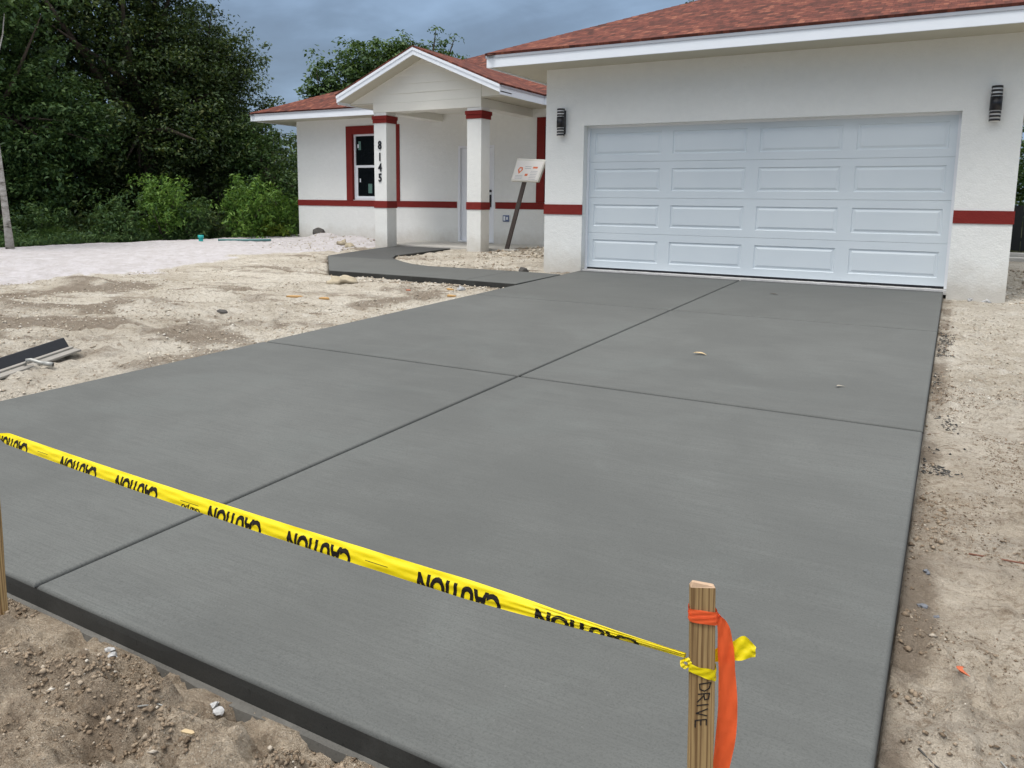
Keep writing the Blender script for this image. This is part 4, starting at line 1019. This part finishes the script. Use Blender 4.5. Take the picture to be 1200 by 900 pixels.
def scatter(n,x0,x1,y0,y1,rmin,rmax,cl=0,pw=3,avoid=True):
    x=x0+(x1-x0)*rng.random(n); y=y0+(y1-y0)*rng.random(n)
    if cl: k=V3.fbm(x,y,cl,3)>-.05+.25*rng.random(n)-.1; x=x[k]; y=y[k]
    out=~((x>DX0-.01)&(x<DX1+.01)&(y>DYF-.012)&(y<0.01)); out&=~inpoly(x,y,WALK)&(pdist(x,y,WALK)>.02)
    out&=~((x>XL-.02)&(y>-.03)&(x<XR+.02)); out&=~((y>2.7)&(x>-6.1)&(x<-2.7))
    x=x[out];y=y[out]; r=rmin+(rmax-rmin)*rng.random(len(x))**pw
    return np.stack([x,y,height(x,y)+r*.15],-1),r
A=[scatter(44000,1.9,4.9,-10.5,-9.51,.0010,.0055,4,5),scatter(9000,2.2,4.2,-9.78,-9.53,.0015,.010,4,4)]
B=[scatter(52000,4.85,6.0,-9.6,-5,.0012,.0062,4,5),scatter(22000,4.85,7.5,-6,0,.002,.011,3,6),scatter(1500,4.85,4.98,-9.5,-2,.003,.012,4,3)]
C_=[scatter(52000,-5.5,0,-9,-1,.003,.015,1.5,7),scatter(1200,-9,-4,1,4.3,.006,.03,1.3,4),scatter(4000,-5.2,-.6,-.7,2.8,.005,.025,1.5,4),scatter(1200,-3,-.62,1.6,3.4,.01,.05,0,3),scatter(1800,5.5,7.5,-.5,5,.008,.035,0,3),scatter(500,-3.2,.0,-2.4,-2.03,.006,.028,0,3)]
def cc(L): return np.concatenate([a for a,b in L]),np.concatenate([b for a,b in L])
p,r=cc(A+B[:1]+B[2:]); crumbs('soil_crumbs',p,r,M['crumb'],'brown crumbs of soil beside the slab')
M['gravel']=m_island('dark_gravel',[(0,(.05,.048,.045)),(.6,(.12,.115,.105)),(1,(.26,.24,.21))],bs_=.5)
gp,gr=scatter(9000,4.862,5.05,-6.6,-2.0,.002,.010,3,2.5); kk=(gp[:,0]-4.862)*(.6+rng.random(len(gp)))<.11*np.clip(.55+V2.fbm(gp[:,0]*4+3,gp[:,1],1.7,3)*2.2,0,1.3); crumbs('gravel',gp[kk],gr[kk],M['gravel'],'dark grey gravel spilled along the right slab edge')
p,r=cc(C_+B[1:2]); crumbs('sand_crumbs',p,r,M['crumbpale'],'pale crumbs of sandy soil on the yard')

# ------------------------------------------------------------------ vegetation
def leaves_np(centres,crad,per,size,up=.5,flat=.6,aspect=.5,droop=.15):
    n=len(centres)*per; c=np.repeat(centres,per,0); cr=np.repeat(crad,per)
    d=rng.normal(size=(n,3)); d/=np.linalg.norm(d,axis=1,keepdims=True); rr=rng.random(n)**.5
    p=c+d*(rr*cr)[:,None]*np.array([1,1,flat])
    nn=rng.normal(size=(n,3)); nn/=np.linalg.norm(nn,axis=1,keepdims=True); nn=nn*(1-up)+np.array([0,0,1])*up+d*.35; nn/=np.linalg.norm(nn,axis=1,keepdims=True)
    a=np.cross(nn,rng.normal(size=(n,3))); a/=np.linalg.norm(a,axis=1,keepdims=True)+1e-9; b=np.cross(nn,a)
    s=size*(.6+.8*rng.random(n))[:,None]
    Vv=np.stack([p-a*s*.5,p+b*s*aspect*.5+nn*s*.08,p+a*s*.55-np.array([0,0,1])*s*droop,p-b*s*aspect*.5+nn*s*.08],1).reshape(-1,3)
    Fv=np.arange(n*4).reshape(n,4); return Vv,Fv
def limbs(mb,base,targets,r0,split):
    base=Vector(base); top=Vector((base.x,base.y,split))
    for t in targets:
        t=Vector(t); k=.35+.5*random.random(); s=base.lerp(top,k if k<1 else 1); mid=s.lerp(t,.5)+Vector((random.uniform(-.2,.2),random.uniform(-.2,.2),random.uniform(0,.35)))*(t-s).length*.3
        q=s.lerp(mid,.5)+Vector((0,0,-.04*(t-s).length)); r=r0*.45
        mb.tube([s,q,mid,t],[r,r*.8,r*.5,r*.12],6,cap=False)
def tree(name,label,x,y,trunk_r,split,lobes,ncl,per,lsize,leafmat,barkmat=None,group=None,crad=(.25,.55),lean=(0,0),cat='tree',up=.5,bias=.45,pts_extra=None,thin=None,zb=None):
    """lobes: (dx,dy,z,rx,ry,rz,weight)"""
    zb=H(x,y)-.1 if zb is None else zb
    root=empty(name,(x,y,zb),label,cat,group); random.seed(int(abs(x*37+y*11)))
    w=np.array([l[6] for l in lobes]); w=w/w.sum(); idx=rng.choice(len(lobes),ncl,p=w); Lb=np.array([l[:6] for l in lobes])[idx]
    d=rng.normal(size=(ncl,3)); d/=np.linalg.norm(d,axis=1,keepdims=True); rr=rng.random(ncl)**bias
    ang=VN(int(abs(x*13))+3,64); k=1+.42*ang.fbm(np.arctan2(d[:,1],d[:,0])*1.6+9,d[:,2]*2.4+9+Lb[:,2],1.4,3)*2
    c=np.stack([x+Lb[:,0],y+Lb[:,1],Lb[:,2]],-1)+d*Lb[:,3:6]*(rr*k)[:,None]
    c[:,2]=np.maximum(c[:,2],zb+.15)
    cr=crad[0]+(crad[1]-crad[0])*rng.random(ncl)
    Vv,Fv=leaves_np(c,cr,per,lsize,up=up)
    me=np_mesh('crown',Vv-np.array([x,y,zb]),Fv); link('crown',me,leafmat,root)
    mb=MB(); top=(x+lean[0],y+lean[1],split)
    n=7; pts=[]
    for q in range(n+1):
        t=q/n; pts.append((x+lean[0]*t+.04*math.sin(t*5)*trunk_r*6,y+lean[1]*t,zb+(split-zb)*t))
    mb.tube(pts,[trunk_r*(1.35 if q==0 else 1.08-.55*q/n) for q in range(n+1)],10)
    tg=[tuple(c[i]) for i in rng.choice(ncl,min(ncl,thin or 26),replace=False)]
    limbs(mb,(x+lean[0]*.6,y+lean[1]*.6,zb+(split-zb)*.5),tg,trunk_r,split)
    mb.build('trunk',barkmat or M['bark'],root); return root
G1='trees standing left of the house'
# big dark tree
tree('oak_tree','huge dark green tree filling the upper left, widest crown of all',-15.8,4.1,.30,4.5,
     [(-.3,-.2,5.6,3.0,3.0,2.9,3),(-.2,0,2.6,3.1,2.9,2.4,2.6),(.9,.9,4.2,1.6,1.6,1.9,1.6),(-2.0,-2,5.0,2.6,2.4,2.6,1.4),(.1,0,8.2,2.3,2.2,2.0,1.6),(-1.5,-1.2,8.6,3,3,2.4,1.4),(1.6,1.0,2.3,1.4,1.4,1.9,1)],2700,46,.100,M['leaf_dark'],group=G1,crad=(.25,.6),thin=40)
tree('laurel_tree','leafy mid green tree at the left edge behind the pale trunk',-15.6,-.2,.16,3.6,
     [(0,0,3.4,1.9,1.7,2.0,2),(.5,.4,1.5,1.7,1.4,1.4,1.2),(.3,-.3,5.6,1.9,1.9,1.6,1.4),(-.6,-.5,7.4,1.9,1.9,1.5,1.1),(1.3,1.3,2.9,1.0,1.0,1.0,.9)],1050,42,.102,M['leaf_mid'],group=G1,crad=(.2,.5),thin=22)
tree('pale_trunk_tree','slim tree with a pale grey trunk at the left edge of the yard',-11.27,-2.30,.062,4.4,
     [(-.8,-.6,4.8,1.0,1.0,.8,2),(-.6,-.5,5.6,1.0,1.0,.7,1)],260,26,.12,M['leaf_mid'],M['barkpale'],group=G1,lean=(-.20,-.12),thin=14)
tree('pine_tree','thin lighter green tree showing beside the left end of the house wall',-12.7,5.4,.09,2.6,
     [(0,0,1.7,.9,.9,1.4,2),(.5,.4,1.1,1.0,1.0,1.0,1.5),(-.5,.0,2.5,.6,.6,.7,1)],560,26,.10,M['leaf_mid'],group=G1,crad=(.15,.4),thin=24)
tree('oak_tree','tree with fringed branch tips forming the right outline of the dark mass',-14.9,5.6,.18,4.6,
     [(0,0,3.9,1.6,1.6,2.1,2),(.6,.6,3.0,1.3,1.3,1.4,1.2),(-1,-.8,6.0,1.6,1.6,1.4,1.4),(.3,.3,4.9,1.0,1.0,.9,.7)],760,40,.095,M['leaf_oak'],group=G1,crad=(.18,.42),thin=34)
# behind the roof
G2='trees showing above the porch roof'
def back(x,y,zt,w,label,ncl,lo=None):
    tree('live_oak_tree',label,x,y,.22,zt-2.2,lo or [(0,0,zt-1.6,w,w,1.5,2),(.4,.2,zt-3.0,w*1.25,w,1.5,1.6),(-.5,-.3,zt-4.2,w*1.2,w,1.6,1)],ncl,30,.16,M['leaf_mid'],group=G2,crad=(.22,.5),bias=.6,thin=26)
back(-14.95,14.8,7.75,1.0,'tallest tree above the porch roof, rising left of the gable peak',560)
back(-16.0,14.0,7.3,1.2,'middle tree above the porch roof, between the tallest and the sparse left one',620)
back(-16.95,12.6,6.45,.75,'sparse tree at the left of those above the porch roof',240)
back(-14.75,17.3,8.1,.95,'small tree just right of the gable peak',170)
back(-14.4,18.7,7.5,.65,'smallest tree top right of the gable peak, beside the main roof',110)
back(-6.04,25.8,10.45,.9,'tree top just peeping over the garage roof',120)
# shrubs
G3='shrubs in front of the dark trees'
def shrub(x,y,h,w,mat,label,ncl,size=.10,per=26,name='shrub'):
    root=empty(name,(x,y,H(x,y)-.05),label,'shrub',G3); z0=H(x,y)-.05
    n=ncl; d=rng.normal(size=(n,3)); d/=np.linalg.norm(d,axis=1,keepdims=True); rr=rng.random(n)**.5
    ang=VN(int(abs(x*101+y*7))+1,64); k=1+.5*ang.fbm(d[:,0]*2+9,d[:,2]*2.4+d[:,1]*1.5+9,1.5,3)*2
    c=np.array([x,y,z0+h*.48])+d*np.array([w,w*.8,h*.5])*(rr*k)[:,None]; c[:,2]=np.maximum(c[:,2],z0+.05)
    Vv,Fv=leaves_np(c,.10+.14*rng.random(n),per,size,up=.35,flat=1.1,aspect=.35)
    link('foliage',np_mesh('foliage',Vv-np.array([x,y,z0]),Fv),mat,root)
    mb=MB()
    for q in rng.choice(n,12): mb.tube([(x+.05*math.cos(q),y+.05*math.sin(q),z0),((x+c[q][0])/2,(y+c[q][1])/2,(z0+c[q][2])/2+.1),tuple(c[q])],[.02,.014,.004],5,cap=False)
    mb.build('stem',M['bark'],root)
shrub(-12.1,1.75,1.75,.75,M['leaf_bright'],'upright bright green shrub, tallest of the row before the dark trees',150)
shrub(-12.6,.9,1.25,.8,M['leaf_mid'],'mid green shrub left of the tallest bright shrub',120)
shrub(-11.7,2.35,1.15,.6,M['leaf_mid'],'low green shrub right of the tallest bright shrub',90)
shrub(-11.1,3.45,1.65,.75,M['leaf_bright'],'loose light green shrub halfway to the house corner',150,.11)
shrub(-10.75,4.3,1.35,.55,M['leaf_bright'],'light green shrub nearest the house corner but one',110)
shrub(-10.95,4.15,.50,.50,M['leaf_yellow'],'low yellow green shrub against the house corner',110,.09)
shrub(-13.7,-.35,1.3,.8,M['leaf_mid'],'green shrub beside the pale trunk',120)
shrub(-13.4,.35,.9,.7,M['leaf_dark'],'dark low shrub right of the pale trunk',90)
shrub(-13.2,.75,1.0,.7,M['leaf_oak'],'dull olive shrub in the left part of the row',90)
shrub(-14.2,-1.6,1.0,.9,M['leaf_dark'],'dark shrub left of the pale trunk, cut by the frame',90)
shrub(-12.2,2.9,1.0,.7,M['leaf_oak'],'olive shrub set back between the bright ones',80)
# palmetto
def palmetto(x,y):
    z0=H(x,y)-.02; root=empty('palmetto',(x,y,z0),'small spiky palmetto at the sand edge near the pale trunk','plant'); 
    for f in range(9):
        a=f*.7+.2; el=.5+.25*math.sin(f*3); mb=MB(); tip=Vector((math.cos(a)*.28,math.sin(a)*.28,.30+.1*math.sin(f))); mb.tube([(x,y,z0),(x+tip.x*.5,y+tip.y*.5,z0+tip.z*.7),(x+tip.x,y+tip.y,z0+tip.z)],.006,5)
        c=Vector((x,y,z0))+tip; out=tip.normalized(); sd=out.cross(Vector((0,0,1))).normalized(); u2=sd.cross(out)
        for k in range(13):
            t=(k/12-.5)*2.6; dirn=(out*math.cos(t)+sd*math.sin(t)); e=c+dirn*.30+Vector((0,0,-.03)); pn=u2*.0+sd*math.cos(t)*.011-out*math.sin(t)*.011
            mb.face([c,c+dirn*.15+pn+u2*.01,e,c+dirn*.15-pn+u2*.01])
        mb.build('frond',M['leaf_mid'],root)
palmetto(-13.05,-.35)
# woodland behind: one mass
n=6800; x=-26+rng.random(n)*10; y=-9+rng.random(n)*22; z=rng.random(n)**1.05*7.4
keep=(y<4+ (z<3.0)*9); x,y,z=x[keep],y[keep],z[keep]; c=np.stack([x,y,z],-1)
Vv,Fv=leaves_np(c,.5+.4*rng.random(len(c)),26,.22,up=.4,flat=.9); o=link('woodland',np_mesh('woodland',Vv,Fv),M['leaf_dark']); tag(o,'dense dark woodland behind the trees at the left',kind='stuff')
n=900; x=-14+rng.random(n)*60; y=34+rng.random(n)*12; z=rng.random(n)*2.6
Vv,Fv=leaves_np(np.stack([x,y,z],-1),.8+.4*rng.random(n),20,.3); o=link('woodland',np_mesh('woodland',Vv,Fv),M['leaf_dark']); tag(o,'far line of dark bushes beyond the house',kind='stuff')
# undergrowth along the sand edge
n=2200; y=-6+rng.random(n)*13; x=-12.0+.12*y-rng.random(n)*1.8; 
Vv,Fv=leaves_np(np.stack([x,y,height(x,y)+.12+.25*rng.random(n)*np.clip((-12.0+.12*y-x),0,1)],-1),.08+.12*rng.random(n),16,.09,up=.3,flat=1.0,aspect=.25); o=link('undergrowth',np_mesh('undergrowth',Vv,Fv),M['leaf_mid']); tag(o,'low green undergrowth along the edge of the sand',kind='stuff')
# right of the garage: a tree, a fence and a kerb block
tree('laurel_tree','green tree glimpsed right of the garage wall',7.6,15.5,.14,3.0,[(0,0,2.9,1.8,1.4,1.7,2),(.3,.2,4.4,1.5,1.4,1.2,1),(-.5,0,1.8,1.4,1.2,1.0,1)],420,26,.14,M['leaf_mid'],thin=16)
fe=empty('board_fence',(7.2,11.3,-.1),'black board fence glimpsed right of the garage wall','fence')
for k in range(14): boxpart('board',(5.9+k*.2,11.3,-.05),(5.9+k*.2+.19,11.325,1.05),M['fence'],fe)
m=MB(); m.box((5.7,11.33,.2),(8.9,11.38,.29)); m.box((5.7,11.33,.8),(8.9,11.38,.89)); m.build('rail',M['fence'],fe)
m=MB(); m.box((5.75,7.2,-.12),(8.2,8.0,.03)); m.box((5.8,7.7,.0305),(8.0,7.95,.10)); tag(m.build('concrete_block',M['slab'],None,.01),'low pale concrete block on the ground right of the garage wall','block')

# ------------------------------------------------------------------ camera
Rr=Vector((.8701587,.49263546,.01158231)); Ru=Vector((-.07960913,.11734296,.98989546)); Rf=Vector((-.4862985,.8622882,-.14132528))
Ru=Rr.cross(Rf); 
cd=bpy.data.cameras.new('camera'); cam=bpy.data.objects.new('camera',cd); COL.objects.link(cam)
Mx=Matrix((Rr,Ru,-Rf)).transposed().to_4x4(); Mx.translation=CAMP; cam.matrix_world=Mx
cd.sensor_width=36; cd.lens=912.4/1200*36; cd.shift_y=-(450-365.7)/1200; cd.clip_start=.05; cd.clip_end=2000
S.camera=cam

# ------------------------------------------------------------------ light
SUN_EL=math.radians(68); SUN_AZ=math.radians(205)      # compass bearing: behind the camera, a little to the left
sd=Vector((math.sin(SUN_AZ)*math.cos(SUN_EL),math.cos(SUN_AZ)*math.cos(SUN_EL),math.sin(SUN_EL)))
ld=bpy.data.lights.new('sun','SUN'); ld.energy=1.3; ld.angle=math.radians(18); ld.color=(1,.965,.91)
lo=bpy.data.objects.new('sun',ld); COL.objects.link(lo); lo.rotation_euler=sd.to_track_quat('Z','Y').to_euler()
w=bpy.data.worlds.new('World'); S.world=w; w.use_nodes=True; nt=w.node_tree; bg=nt.nodes['Background']
sky=N(nt,'ShaderNodeTexSky',sky_type='NISHITA',sun_disc=False,sun_elevation=SUN_EL,sun_rotation=SUN_AZ,air_density=1.2,dust_density=2.0,ozone_density=1.5)
tc=coord(nt,'Generated'); mp=N(nt,'ShaderNodeMapping'); mp.inputs['Scale'].default_value=(1,1,2.6); nt.links.new(tc,mp.inputs[0])
n1=noise(nt,mp.outputs[0],1.5,5,.5,.5); n2=noise(nt,mp.outputs[0],7,5,.6,.4)
cl=ramp(nt,math_(nt,'ADD',math_(nt,'MULTIPLY',n1,.85),math_(nt,'MULTIPLY',n2,.15)),[(.36,(.80,1.05,1.45)),(.48,(1.20,1.68,2.4)),(.60,(2.1,2.95,4.2))])
sxw=N(nt,'ShaderNodeSeparateXYZ'); nt.links.new(tc,sxw.inputs[0])
hi=ramp(nt,sxw.outputs[2],[(.38,0),(.85,1)])
cl2=mix(nt,hi,cl,(10.9,10.9,10.7))                         # the cloud deck is thin and bright overhead
# brighter behind the camera, where the sun is behind thin cloud
dp_=N(nt,'ShaderNodeVectorMath',operation='DOT_PRODUCT'); nt.links.new(tc,dp_.inputs[0]); dp_.inputs[1].default_value=tuple(sd)
cl3=mix(nt,ramp(nt,dp_.outputs['Value'],[(.60,0),(.97,1)]),cl2,(13.3,13.1,12.7))
fin=mix(nt,.12,cl3,sky.outputs[0])
nt.links.new(fin,bg.inputs['Color']); bg.inputs['Strength'].default_value=.12
S.view_settings.view_transform='Standard'; S.view_settings.look='None'; S.view_settings.exposure=.52; S.view_settings.gamma=1
S.render.engine='CYCLES'
